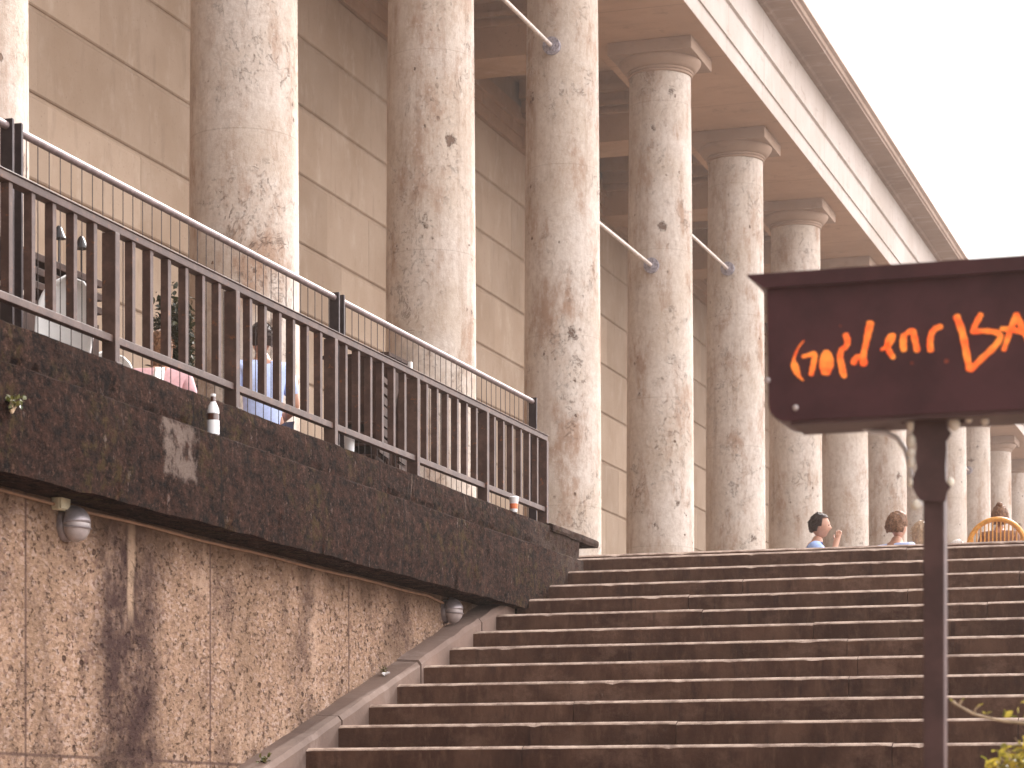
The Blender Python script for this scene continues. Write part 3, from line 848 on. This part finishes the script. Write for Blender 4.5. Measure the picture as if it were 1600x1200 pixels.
b = MB(); b.lathe([(.0292,.025),(.0335,.065)], 20); b.f = [q for q in b.f if len(q) == 4]; b.build('printed_band', M['redorange'], o, smooth=True)
b = MB(); b.lathe([(.039,.1075),(.039,.115),(.030,.122),(.02,.124)], 20); b.build('lid', M['cup'], o, smooth=True)
Yq = Yat(6.13, 546)
o = empty('drinking_glass', (-6.13, Yq, EYE+2.372), 0, 'small white tumbler behind the bottom rail beside the middle railing post', 'glass')
b = MB(); b.lathe([(.030,0),(.036,.15),(.0345,.15),(.028,.01)], 20); b.build('tumbler', M['cup'], o, smooth=True)
b = MB(); b.lathe([(.029,.02),(.0325,.085)], 20); b.build('milky_drink', M['label'], o, smooth=True)

# ------------------------------------------------------------------ people
def skin_mesh(name, verts, edges, mat, parent, root=0, sub=2, extra=None):
    me = bpy.data.meshes.new(name)
    me.from_pydata([v[0] for v in verts], edges, [])
    tmp = bpy.data.objects.new(name+'_tmp', me); COL.objects.link(tmp)
    bm = bmesh.new(); bm.from_mesh(me); lay = bm.verts.layers.skin.verify(); bm.verts.ensure_lookup_table()
    for i, v in enumerate(bm.verts):
        r = verts[i][1]; v[lay].radius = r if isinstance(r, tuple) else (r, r); v[lay].use_root = (i == root)
    bm.to_mesh(me); bm.free()
    tmp.modifiers.new('skin', 'SKIN'); s_ = tmp.modifiers.new('sub', 'SUBSURF'); s_.levels = sub; s_.render_levels = sub
    dg = bpy.context.evaluated_depsgraph_get()
    out = bpy.data.meshes.new_from_object(tmp.evaluated_get(dg)); out.name = name
    bpy.data.objects.remove(tmp); bpy.data.meshes.remove(me)
    if extra:
        bm = bmesh.new(); bm.from_mesh(out)
        n0 = len(bm.verts)
        vs = [bm.verts.new(p) for p in extra.v]
        for f_ in extra.f:
            try: bm.faces.new([vs[i] for i in f_])
            except ValueError: pass
        bm.to_mesh(out); bm.free()
    out.materials.clear(); out.materials.append(mat)
    out.polygons.foreach_set('use_smooth', [True]*len(out.polygons))
    o = bpy.data.objects.new(name, out); COL.objects.link(o); o.parent = parent
    return o
def head_mb(c):
    """head with brow, nose, lips, chin and ears, facing +Y"""
    b = MB(); NU, NV = 32, 24; vs = []; fs = []
    for j in range(NV+1):
        ph = -math.pi/2+math.pi*j/NV
        for i in range(NU):
            a = 2*math.pi*i/NU
            x = .074*math.cos(ph)*math.cos(a); y = .094*math.cos(ph)*math.sin(a); z = .118*math.sin(ph)
            if z < 0:
                k = 1+z/.118*.28; x *= k
                if y > 0: y *= 1+z/.118*.10
                else: y *= 1+z/.118*.35
            if y > 0:
                fx = math.exp(-(x/.014)**2)
                y += .022*fx*math.exp(-((z+.018)/.018)**2)*(1 if z > -.045 else .5)      # nose
                y += .006*math.exp(-(x/.05)**2)*math.exp(-((z-.028)/.010)**2)            # brow
                y -= .008*math.exp(-((abs(x)-.030)/.013)**2)*math.exp(-((z-.006)/.012)**2)  # eye sockets
                y += .006*math.exp(-(x/.02)**2)*math.exp(-((z+.052)/.008)**2)             # lips
                y += .009*math.exp(-(x/.022)**2)*math.exp(-((z+.095)/.014)**2)            # chin
            vs.append((c[0]+x, c[1]+y, c[2]+z))
    for j in range(NV):
        for i in range(NU):
            fs.append((j*NU+i, j*NU+(i+1) % NU, (j+1)*NU+(i+1) % NU, (j+1)*NU+i))
    b.add(vs, fs)
    for s_ in (-1, 1):
        pr_ = [(.004,-.028),(.013,-.018),(.017,0),(.017,.014),(.010,.026),(.003,.03)]
        n0 = len(b.v); b.lathe(pr_, 10, (0,0,0), .45, 1)
        for q in range(n0, len(b.v)):
            v = b.v[q]; b.v[q] = (c[0]+s_*.074+v[0], c[1]-.008+v[1], c[2]-.002+v[2])
    return b
def person(loc, rz, label, top, skin, hair, hairlen='short', hv=1.0, lean=0.0, raise_arm=None, group=None, legs='navy', drop=0.0, scale=1.0):
    o = empty('person', loc, rz, label, 'person', group); o.scale = (scale,)*3
    ly = lean
    V = [((0,0,.50),(.15,.12)), ((0,-.01+ly*.3,.68),(.135,.10)), ((0,-.02+ly*.7,.87),(.155,.11)), ((0,-.01+ly,.985),(.11,.085)),
         ((0,.005+ly*1.1,1.06),.055), ((0,.02+ly*1.2,1.14),.052)]
    Ed = [(0,1),(1,2),(2,3),(3,4),(4,5)]
    S_ = [((0,0,.47),(.155,.125)), ((0,-.01+ly*.3,.68),(.155,.12)), ((0,-.02+ly*.7,.87),(.175,.128)), ((0,-.01+ly,.99),(.125,.10)), ((0,.003+ly*1.1,1.045),.066)]
    SE = [(0,1),(1,2),(2,3),(3,4)]
    for s_ in (-1, 1):
        sh = (s_*.175,-.01+ly,1.0); up = raise_arm == s_
        el = (s_*.25,.14+ly,.84) if up else (s_*.25,.0+ly*.7,.73)
        wr = (s_*.13,.20+ly,1.06) if up else (s_*.17,.23,.64)
        n = len(V); V += [(sh,.062), (el,.043), (wr,.027)]; Ed += [(3,n),(n,n+1),(n+1,n+2)]
        d = (Vector(wr)-Vector(el)).normalized(); side = d.cross(Vector((0,0,1))).normalized()*(-s_)
        pm = Vector(wr)+d*.055
        V.append((tuple(pm), (.034,.016))); Ed.append((n+2, n+3))
        curl = Vector((0,0,-1)) if not up else Vector((-s_*.6,-.6,0))
        for q, ln in enumerate((.030,.036,.034,.027)):
            base = pm+d*.03+side*(.024-.016*q)
            m = len(V); V += [(tuple(base),.009), (tuple(base+d*ln*.9+curl*.006),.0085), (tuple(base+d*ln*1.6+curl*.022),.007)]
            Ed += [(n+3,m),(m,m+1),(m+1,m+2)]
        m = len(V); tb = Vector(wr)+d*.03+side*.026
        V += [(tuple(tb),.011), (tuple(tb+d*.03+side*.022),.009), (tuple(tb+d*.055+side*.02+curl*.008),.008)]
        Ed += [(n+2,m),(m,m+1),(m+1,m+2)]
        hp = (s_*.10,.04,.49); kn = (s_*.13,.44,.50); an = (s_*.13,.40,.10)
        m = len(V); V += [(hp,.10),(kn,.058),(an,.038),((s_*.14,.47,.045),.036),((s_*.145,.56,.032),.028)]
        Ed += [(0,m),(m,m+1),(m+1,m+2),(m+2,m+3),(m+3,m+4)]
        n = len(S_); me_ = tuple(Vector(sh).lerp(Vector(el), .75)); S_ += [((s_*.175,-.01+ly,1.0),.078), (me_,.062)]; SE += [(3,n),(n,n+1)]
    def low(A):   # sit lower: drop the trunk, lift the knees, feet stay on the floor
        out = []
        for (x, y, z), r in A:
            leg = y > .30 and z < .56
            if leg and z > .4: out.append(((x, y-.02, z-drop*.28), r))
            elif leg: out.append(((x, y+drop*.35, z), r))
            else: out.append(((x, y, z-drop), r))
        return out
    V = low(V); S_ = low(S_)
    hc = (0, .035+ly*1.25, 1.225-drop)
    body = skin_mesh('body', V, Ed, skin, o, 0, 2, head_mb(hc))
    skin_mesh('shirt', S_, SE, top, o, 0, 2)
    T = [((0,.0,.51),(.165,.135))]; TE = []
    for s_ in (-1, 1):
        n = len(T); T += [((s_*.10,.04,.49),.115),((s_*.13,.44,.50),.075),((s_*.13,.405,.14),.055)]; TE += [(0,n),(n,n+1),(n+1,n+2)]
    T = low(T)
    skin_mesh('trousers', T, TE, M[legs], o, 0, 2)
    for s_ in (-1, 1):
        b = MB(); b.lathe([(.001,-.006),(.006,-.003),(.006,.003),(.001,.006)], 8, (hc[0]+s_*.030, hc[1]+.083, hc[2]+.006)); b.build('eye', M['eye'], body, smooth=True)
    # hair
    NU, NV = 40, 22; vs = []; fs = []
    for j in range(NV+1):
        ph = math.pi/2-math.pi*.80*j/NV
        for i in range(NU):
            a = 2*math.pi*i/NU; ca, sa = math.cos(a), math.sin(a)
            ph2 = ph
            if sa > .2:   # fringe line on the forehead
                ph2 = max(ph, R(38)-R(10)*(1-sa))
            elif hairlen == 'short': ph2 = max(ph, R(-28) if sa < -.2 else R(-5))
            else: ph2 = max(ph, R(-45))
            x = math.cos(ph2)*ca; y = math.cos(ph2)*sa; z = math.sin(ph2)
            nn = 1+.11*noise.noise(Vector((x*4, y*4, z*4+loc[0])))+.06*noise.noise(Vector((x*14, y*14, z*5)))
            px_, py_, pz_ = x*.085*nn*hv, y*.106*nn*(hv if sa < 0 else 1)-.006, z*.130*nn*(.5+.5*hv)+.004
            if hairlen == 'long' and ph < R(-15) and sa < .2:
                dq = (R(-15)-ph)/R(39); pz_ -= .20*dq; px_ *= 1+.1*dq; py_ = py_*(1+.3*dq)
            vs.append((hc[0]+px_, hc[1]+py_, hc[2]+pz_))
    for j in range(NV):
        for i in range(NU): fs.append((j*NU+i, (j+1)*NU+i, (j+1)*NU+(i+1) % NU, j*NU+(i+1) % NU))
    b = MB(); b.add(vs, fs)
    # loose strands
    rn = random.Random(int(loc[1]*100))
    for q in range(110):
        a = rn.uniform(-math.pi*1.02, .1); ph = R(rn.uniform(-10, 80)) 
        p0 = Vector((math.cos(ph)*math.cos(a)*.084, math.cos(ph)*math.sin(a)*.104, math.sin(ph)*.128))+Vector(hc)
        dr = Vector((math.cos(a)*.5, math.sin(a)*.5-.3, .1+rn.uniform(-.2,.6))).normalized()
        p1 = p0+dr*.012; p2 = p1+Vector((dr.x,dr.y,-.6)).normalized()*rn.uniform(.012,.03)
        b.tube([p0,p1,p2], [.0035,.003,.0012], 4)
    if hairlen == 'bun':
        b.lathe([(.042*math.sin(q*math.pi/8+.01), -.036*math.cos(q*math.pi/8)) for q in range(9)], 14, (hc[0], hc[1]-.05, hc[2]+.135))
    b.build('hair', hair, o, smooth=True)
    return o
def chair(loc, rz, label, cat_m='black', group=None, w=.42, kind='slat'):
    o = empty('chair', loc, rz, label, 'chair', group); m = M[cat_m]
    b = MB(); b.box(-w/2, w/2, -.19, .21, .395, .42); b.build('seat', m, o, bevel=.008)
    for sx in (-1, 1):
        for (y0, y1) in ((.17,.19), (-.17,-.20)):
            b = MB(); b.tube([(sx*(w/2-.03), y0, .394), (sx*(w/2-.01), y1, 0)], .012, 8); b.build('leg', m, o, smooth=True)
    b = MB()
    for sx in (-1, 1): b.tube([(sx*(w/2-.015), -.18, .40), (sx*(w/2-.01), -.23, .80)], .011, 8)
    for q in range(4): b.box(-w/2+.015, w/2-.015, -.228-.002*q, -.214-.002*q, .52+q*.075, .565+q*.075)
    b.build('backrest', m, o); return o
def seatpos(x, Z): 
    p = pt(x, 600, Z); return (p.x, p.y, FLOOR)
PG = 'people seated on the terrace'
RZR = -math.pi/2+TH     # facing right in the picture
def stool(loc, rz, label):
    o = empty('stool', loc, rz, label, 'stool', 'dark round stools')
    b = MB(); b.lathe([(.05,.385),(.17,.388),(.19,.40),(.185,.42),(.05,.424)], 24); b.build('seat', M['dwood'], o, smooth=True)
    for a_ in (45,135,225,315):
        b = MB(); b.tube([(.12*math.cos(R(a_)), .12*math.sin(R(a_)), .386), (.19*math.cos(R(a_)), .19*math.sin(R(a_)), 0)], .013, 8); b.build('leg', M['dwood'], o, smooth=True)
def seated(x, Z, rz, label, *a, ch=True, chl=None, st=False, **k):
    loc = seatpos(x, Z)
    person(loc, rz, label, *a, **k)
    if st: stool(loc, rz, chl)
    elif ch: chair(loc, rz, chl)
def lounging(x, Z, rz, label, cl, *a, **k):
    loc = seatpos(x, Z)
    person(loc, rz, label, *a, drop=.43, scale=1.13, **k)
    o = empty('floor_cushion', loc, rz, cl, 'cushion', 'dark floor cushions')
    b = MB(); b.lathe([(.05,0),(.27,.005),(.31,.04),(.27,.085),(.05,.075)], 24, (0,.03,0)); b.build('cushion_cover', M['navy'], o, smooth=True)
    b = MB(); b.tube([(.312*math.cos(R(a_)), .03+.312*math.sin(R(a_)), .04) for a_ in range(0, 361, 15)], .006, 6); b.build('piping', M['grey'], o, smooth=True)
lounging(1270, 27.2, RZR-.12, 'dark haired man in a blue shirt at the top of the stairs', 'dark cushion under the man in the blue shirt', M['blue'], M['skin'], M['hair_d'], 'short', raise_arm=1, lean=.03)
lounging(1400, 27.2, R(-30), 'brown haired person in grey seen from behind, left of the sign post', 'dark cushion under the person in grey', M['paleblue'], M['skin'], M['hair_b'], 'short', hv=1.32)
lounging(1418, 27.9, R(-60), 'person with long fair hair partly hidden beside the sign post', 'dark cushion under the person with long fair hair', M['navy'], M['tan_skin'], M['hair_f'], 'long', lean=.10)
lounging(1477, 29.6, R(-20), 'white haired person low behind the top step, right of the post', 'dark cushion under the white haired person', M['grey'], M['skin'], M['hair_g'], 'short', lean=.2)
loc = seatpos(1562, 29.0); person(loc, R(0), 'person with a brown hair bun in the round orange chair', M['brown'], M['tan_skin'], M['hair_b'], 'bun', hv=1.2)
# round orange chair
o = empty('round_chair', loc, R(0), 'round backed orange rattan chair with upright slats at the right end of the terrace', 'chair')
b = MB(); CZ, CRr = .84, .325
b.tube([(CRr*math.cos(R(a)), -.27-.0*a, CZ+CRr*math.sin(R(a))) for a in range(0, 361, 10)], .030, 8); b.build('back_hoop', M['orange'], o, smooth=True)
for q in range(-6, 7):
    x = q*.046; hgt = math.sqrt(CRr**2-x*x)
    b = MB(); b.tube([(x, -.27, CZ-hgt), (x, -.285, CZ), (x, -.27, CZ+hgt)], .0085, 6); b.build('slat', M['orange'], o, smooth=True)
b = MB(); b.lathe([(.05,.405),(.27,.405),(.285,.425),(.27,.445),(.05,.445)], 28); b.build('seat', M['orange'], o, smooth=True)
for a in (45,135,225,315):
    b = MB(); b.tube([(.22*math.cos(R(a)), .22*math.sin(R(a)), .404), (.27*math.cos(R(a)), .27*math.sin(R(a)), 0)], .014, 8); b.build('leg', M['orange'], o, smooth=True)
# the two behind the railing
seated(410, 18.2, R(38), 'person in a pale blue shirt on a stool behind the railing, seen from behind', M['paleblue'], M['tan_skin'], M['hair_d'], 'short', st=True, chl='dark round stool under the person in the pale blue shirt')
seated(252, 18.5, R(25), 'person in a pink top behind the railing, before a dark shrub', M['pink'], M['skin'], M['hair_b'], 'long', st=True, chl='dark round stool under the person in the pink top', legs='pink')

# ------------------------------------------------------------------ terrace furniture behind the railing
def shell_chair(x, Z, rz, label, sc=1.0):
    o = empty('shell_chair', seatpos(x, Z), rz, label, 'chair', 'white shell chairs behind the railing')
    vs = []; fs = []; NN = 16; MM = 12
    for j in range(MM+1):
        t_ = j/MM; z = .42+.62*t_*sc
        wd = .21*math.sqrt(max(0.001, 1-max(0, (t_-.5)/.5)**2.6))*(.85+.15*min(1, t_*3))
        for i in range(NN+1):
            a = -1.1+2.2*i/NN
            vs.append((wd*math.sin(a)/math.sin(1.1), -.10-.13*math.cos(a)*(1)-.05*t_, z))
    for j in range(MM):
        for i in range(NN): fs.append((j*(NN+1)+i, j*(NN+1)+i+1, (j+1)*(NN+1)+i+1, (j+1)*(NN+1)+i))
    b = MB(); b.add(vs, fs); s_ = b.build('shell_back', M['white'], o, smooth=True); q = s_.modifiers.new('t', 'SOLIDIFY'); q.thickness = .012
    b = MB(); b.lathe([(.03,.40),(.19,.405),(.215,.425),(.20,.445),(.03,.43)], 24); b.build('seat', M['white'], o, smooth=True)
    for a in (45,135,225,315):
        b = MB(); b.tube([(.12*math.cos(R(a)), .12*math.sin(R(a)), .40), (.22*math.cos(R(a)), .22*math.sin(R(a)), 0)], .011, 8); b.build('leg', M['mwood'], o, smooth=True)
shell_chair(76, 15.0, R(178), 'white rounded shell chair nearest the left edge behind the railing')
shell_chair(158, 16.8, R(200), 'white rounded shell chair in front of the end of the dark timber counter', .8)
shell_chair(196, 17.6, R(120), 'white rounded shell chair between the timber counter and the person in pink', .8)
LCN = 7.7; y0, y1 = Yat(LCN, -90), Yat(LCN, 160); zt_ = EYE+.439*LCN/.95
o = empty('timber_counter', (-LCN-.25, (y0+y1)/2, FLOOR), 0, 'dark timber counter with horizontal slats behind the white chairs', 'counter')
hh_ = zt_-FLOOR; hl = (y1-y0)/2
for q in range(3):
    b = MB(); b.box(.16, .25, -hl, hl, hh_-.05-q*.09, hh_-q*.09-.002)
    b.build('slat', M['dwood'], o, bevel=.004)
b = MB(); b.box(.17, .235, -hl+.02, hl-.02, .05, hh_-.30); b.build('front_panel', M['dwood'], o)
b = MB(); b.box(-.28, .155, -hl, hl, hh_-.05, hh_-.01); b.build('counter_top', M['dwood'], o, bevel=.004)
for s_ in (-1, 1):
    b = MB(); b.box(-.26, .155, s_*hl-(.04 if s_ > 0 else -.0), s_*hl+(0 if s_ > 0 else .04), 0, hh_-.051); b.build('side_panel', M['dwood'], o)
for (x, y, lab) in ((92,361,'small black cone lamp on the timber counter, left one'), (127,377,'small black cone lamp on the timber counter, right one')):
    Yl = Yat(LCN+.2, x); 
    o = empty('counter_lamp', (-LCN-.2, Yl, zt_-.01), 0, lab, 'lamp', 'black cone lamps on the counter')
    hz = EYE+(1275-y)/FP*ZL(LCN+.2, Yl)-zt_
    b = MB(); b.lathe([(.035,0),(.03,.012),(.006,.016),(.005,max(.05,hz-.03))], 14); b.build('stand', M['black'], o, smooth=True)
    b = MB(); b.lathe([(.05,max(.05,hz-.04)),(.02,max(.08,hz+.03)),(.008,max(.09,hz+.045))], 18); b.build('lamp_shade', M['black'], o, smooth=True)
# low table
o = empty('side_table', seatpos(200, 19.5), TH, 'thin legged table with a dark edge behind the first railing bay', 'table')
b = MB(); b.box(-.35, .35, -.35, .35, .86, .89); b.build('table_top', M['dwood'], o, bevel=.004)
for sx in (-1,1):
    for sy in (-1,1):
        b = MB(); b.box(sx*.31-.015, sx*.31+.015, sy*.31-.015, sy*.31+.015, 0, .859); b.build('leg', M['mwood'], o)
# cabinet and stacked chairs behind the middle bays
LQ = 7.2; y0, y1 = Yat(LQ, 606), Yat(LQ, 640)
o = empty('service_cabinet', (-LQ-.25, (y0+y1)/2, FLOOR), 0, 'dark brown wooden cabinet with a pale corner post standing behind the middle of the railing', 'cabinet')
hc_ = EYE+.497*LQ/.95-FLOOR; hl = (y1-y0)/2
b = MB(); b.box(-.3, .25, -hl, hl, .06, hc_-.03); b.build('carcass', M['dwood'], o, bevel=.004)
b = MB(); b.box(-.32, .262, -hl-.01, hl-.062, hc_-.0295, hc_); b.build('cabinet_top', M['dwood'], o)
b = MB(); b.box(.2, .26, hl+.002, hl+.06, 0, hc_+.01); b.build('corner_post', M['white'], o)
for q in range(3):
    b = MB(); b.box(.2505, .262, -hl+.03, hl-.03, .12+q*.38, .44+q*.38); b.build('door_panel', M['dwood'], o, bevel=.003)
def stack(x, Z, n_, rz, where):
    base = seatpos(x, Z)
    names = ['lowest','second','third','fourth','topmost']
    for q in range(n_):
        nm = names[q] if q < n_-1 else 'topmost'
        c_ = chair((base[0], base[1], base[2]+q*.085), rz, '%s dark chair of the stack %s' % (nm, where), 'dwood', 'stacked dark chairs behind the railing')
stack(556, 19.3, 5, R(100), 'right of the middle railing post')
stack(588, 20.3, 5, R(100), 'next to the wooden cabinet')

# ------------------------------------------------------------------ plants
def leafy(name, base, crown, rad, n, lsz, mat, label, cat, stem_mat, seed=1, group=None, stems=7):
    rn = random.Random(seed)
    o = empty(name, base, 0, label, cat, group)
    B = Vector(base); b = MB(); tips = []
    for s_ in range(stems):
        a = rn.uniform(0, 6.28); r_ = rn.uniform(.2, .9)
        tip = Vector(crown)-B+Vector((rad[0]*r_*math.cos(a), rad[1]*r_*math.sin(a), rad[2]*rn.uniform(-.5,.9)))
        mid = tip*.5+Vector((rn.uniform(-1,1)*rad[0]*.2, rn.uniform(-1,1)*rad[1]*.2, 0))
        b.tube([(0,0,0), mid, tip], [lsz*.28, lsz*.18, lsz*.06], 6); tips.append((mid, tip))
    b.build('stem', stem_mat, o, smooth=True)
    b = MB()
    for q in range(n):
        mid, tip = rn.choice(tips); c = mid.lerp(tip, rn.uniform(.2,1.05))+Vector((rn.gauss(0,1)*rad[0], rn.gauss(0,1)*rad[1], rn.gauss(0,1)*rad[2]))*.22
        add_leaf(b, c, rn, lsz)
    b.build('foliage', mat, o, tint=True)
    return o
def add_leaf(b, c, rn, sz, d=None):
    d = d or Vector((rn.gauss(0,1), rn.gauss(0,1), rn.gauss(0,.7)+.2)).normalized()
    up = Vector((rn.gauss(0,.5), rn.gauss(0,.5), 1)); s_ = d.cross(up).normalized(); n_ = s_.cross(d)
    l = sz*rn.uniform(.7,1.3); w = l*.30; b.cur = rn.random()
    b.add([c, c+d*l*.35+s_*w+n_*w*.35, c+d*l*.7+s_*w*.75+n_*w*.2, c+d*l-n_*l*.08, c+d*l*.7-s_*w*.75+n_*w*.2, c+d*l*.35-s_*w+n_*w*.35, c+d*l*.5],
          [(0,1,6),(1,2,6),(2,3,6),(3,4,6),(4,5,6),(5,0,6)])
# potted dark shrub behind the person in pink
p = seatpos(268, 20.6)
o = leafy('potted_shrub', (p[0], p[1], FLOOR), (p[0], p[1], FLOOR+1.62), (.20,.20,.40), 3600, .06, M['dleaf'], 'dark green shrub in a tall square planter behind the person in pink', 'potted plant', M['bark'], 4)
b = MB(); b.box(-.20,.20,-.20,.20,.0,1.15); b.build('planter', M['dwood'], o, bevel=.01)
# bush in the foreground, bottom right corner
ZB = 6.9
g0 = pt(1700, 1275, ZB); base = Vector((g0.x, g0.y, 0))
o = empty('garden_bush', base, 0, 'yellow green leafy bush with bare twigs in the bottom right corner', 'bush')
rn = random.Random(11); b = MB(); lf = MB()
def twig(pix, r0=.006, leaves=8, z=ZB, lsz=.020):
    P = [pt(x, y, z+dz)-base for x, y, dz in pix]
    b.tube(P, [1.4*r0*(1-.75*i/(len(P)-1)) for i in range(len(P))], 7)
    for q in range(leaves):
        t_ = rn.uniform(.15, 1)*(len(P)-1); i = min(int(t_), len(P)-2); c = P[i].lerp(P[i+1], t_-i)
        for m_ in range(2): add_leaf(lf, c+Vector((rn.gauss(0,.004), rn.gauss(0,.01), rn.gauss(0,.004))), rn, lsz)
# the lone twig of the photograph
b.tube([pt(x, y, ZB)-base for x, y in ((1700,1180),(1640,1140),(1602,1130),(1570,1127),(1545,1122),(1522,1116),(1505,1107),(1494,1101),(1488,1096))], [.008,.007,.005,.0045,.004,.004,.0038,.0042,.0055], 7)
b.tube([pt(x, y, ZB)-base for x, y in ((1497,1103),(1501,1097),(1503,1094))], [.003,.004,.0045], 6)
b.tube([pt(x, y, ZB)-base for x, y in ((1523,1116),(1523,1109),(1531,1101))], [.003,.003,.004], 6)
for (x, y, sz, dx, dz) in ((1524,1109,.016,.8,.7),(1540,1116,.012,-.6,.5),(1541,1116,.018,.9,.4),(1565,1121,.016,.3,.8),(1569,1121,.02,.8,.6),(1575,1121,.02,1,.1),(1572,1118,.02,-.3,.9),(1592,1116,.016,-.1,1),(1598,1122,.02,.7,.7),(1594,1098,.018,.8,.0),(1600,1090,.02,.8,.5),(1488,1096,.008,-.5,.6),(1503,1094,.009,.6,.5)):
    d = Vector((dx*CT, .25, dz)).normalized(); add_leaf(lf, pt(x, y, ZB)-base, rn, sz*1.45, d)
for k in range(80):
    x1 = rn.uniform(1540, 1740); y1 = rn.uniform(1150, 1240) if x1 < 1640 else rn.uniform(1070, 1240)
    y1 = max(y1, 1150+max(0, (1585-x1))*1.0)
    zz = rn.uniform(-.12, .22); s = (rn.uniform(1640, 1720), 1400)
    twig([(s[0], s[1], 0), ((s[0]+x1)/2+20, (s[1]+y1)/2+40, zz*.5), ((s[0]+x1*3)/4+8, y1+35, zz*.8), (x1, y1, zz)], .004, 20, ZB, .028)
for k in range(8):
    a = k*.785; b.tube([(.04*math.cos(a), .04*math.sin(a), 0), (.03*math.cos(a+1), .03*math.sin(a+1), .7), tuple(pt(1700+30*math.cos(a), 1420, ZB+.1*math.sin(a))-base)], [.016,.011,.006], 7)
b.build('stem', M['bark'], o, smooth=True); lf.build('foliage', M['leaf'], o, tint=True)
# weeds at the wall foot and on the ledge
def weed(x, y, L, sz, n, label, mat='moss', seed=1):
    Yw = Yat(L, x); z = EYE+(1275-y)/FP*ZL(L, Yw); base = (-L, Yw, z)
    leafy('weed', base, (-L+.02, Yw, z+sz*.5), (sz*.55, sz*.8, sz*.5), n, sz*.35, M[mat], label, 'weed', M['bark'], seed, None, 4)
weed(404, 1206, 6.0, .09, 60, 'bright green weed growing beside the stringer at the bottom edge', 'moss', 3)
weed(596, 1052, 6.03, .05, 30, 'tiny weed at the foot of the wall halfway up the stringer', 'moss', 5)
weed(18, 645, 5.80, .085, 50, 'small yellow green plant rooted in the blackened ledge at the left edge', 'moss', 6)
# a scrap of paper on the stringer
Yw = Yat(5.99, 603); zp = EYE+.4146+(Yw-Y0S)/TD*RH+.058
o = empty('paper_scrap', (-5.99, Yw, zp), 0, 'crumpled scrap of white paper lying on the stringer', 'litter')
b = MB(); vs = []; rn = random.Random(2)
for i in range(5):
    for j in range(5): vs.append((.012*(i-2)+rn.gauss(0,.004), .012*(j-2)+rn.gauss(0,.004), .012+rn.gauss(0,.007)))
b.add(vs, [(i*5+j,i*5+j+1,(i+1)*5+j+1,(i+1)*5+j) for i in range(4) for j in range(4)])
q = b.build('paper', M['label'], o); s_ = q.modifiers.new('t','SOLIDIFY'); s_.thickness = .001

# ------------------------------------------------------------------ haze volume added for the glow at upper right
b = MB(); b.box(-45, 40, -8, 170, -1.0, 24)
hm = bpy.data.materials.new('glow_haze'); hm.use_nodes = True; hn = hm.node_tree.nodes; hn.clear()
ho = hn.new('ShaderNodeOutputMaterial'); hv_ = hn.new('ShaderNodeVolumePrincipled')
hv_.inputs['Density'].default_value = .0009; hv_.inputs['Anisotropy'].default_value = .72; hv_.inputs['Color'].default_value = (1, .86, .78, 1)
hm.node_tree.links.new(hv_.outputs[0], ho.inputs['Volume'])
tag(b.build('added_haze', hm), kind='stuff')
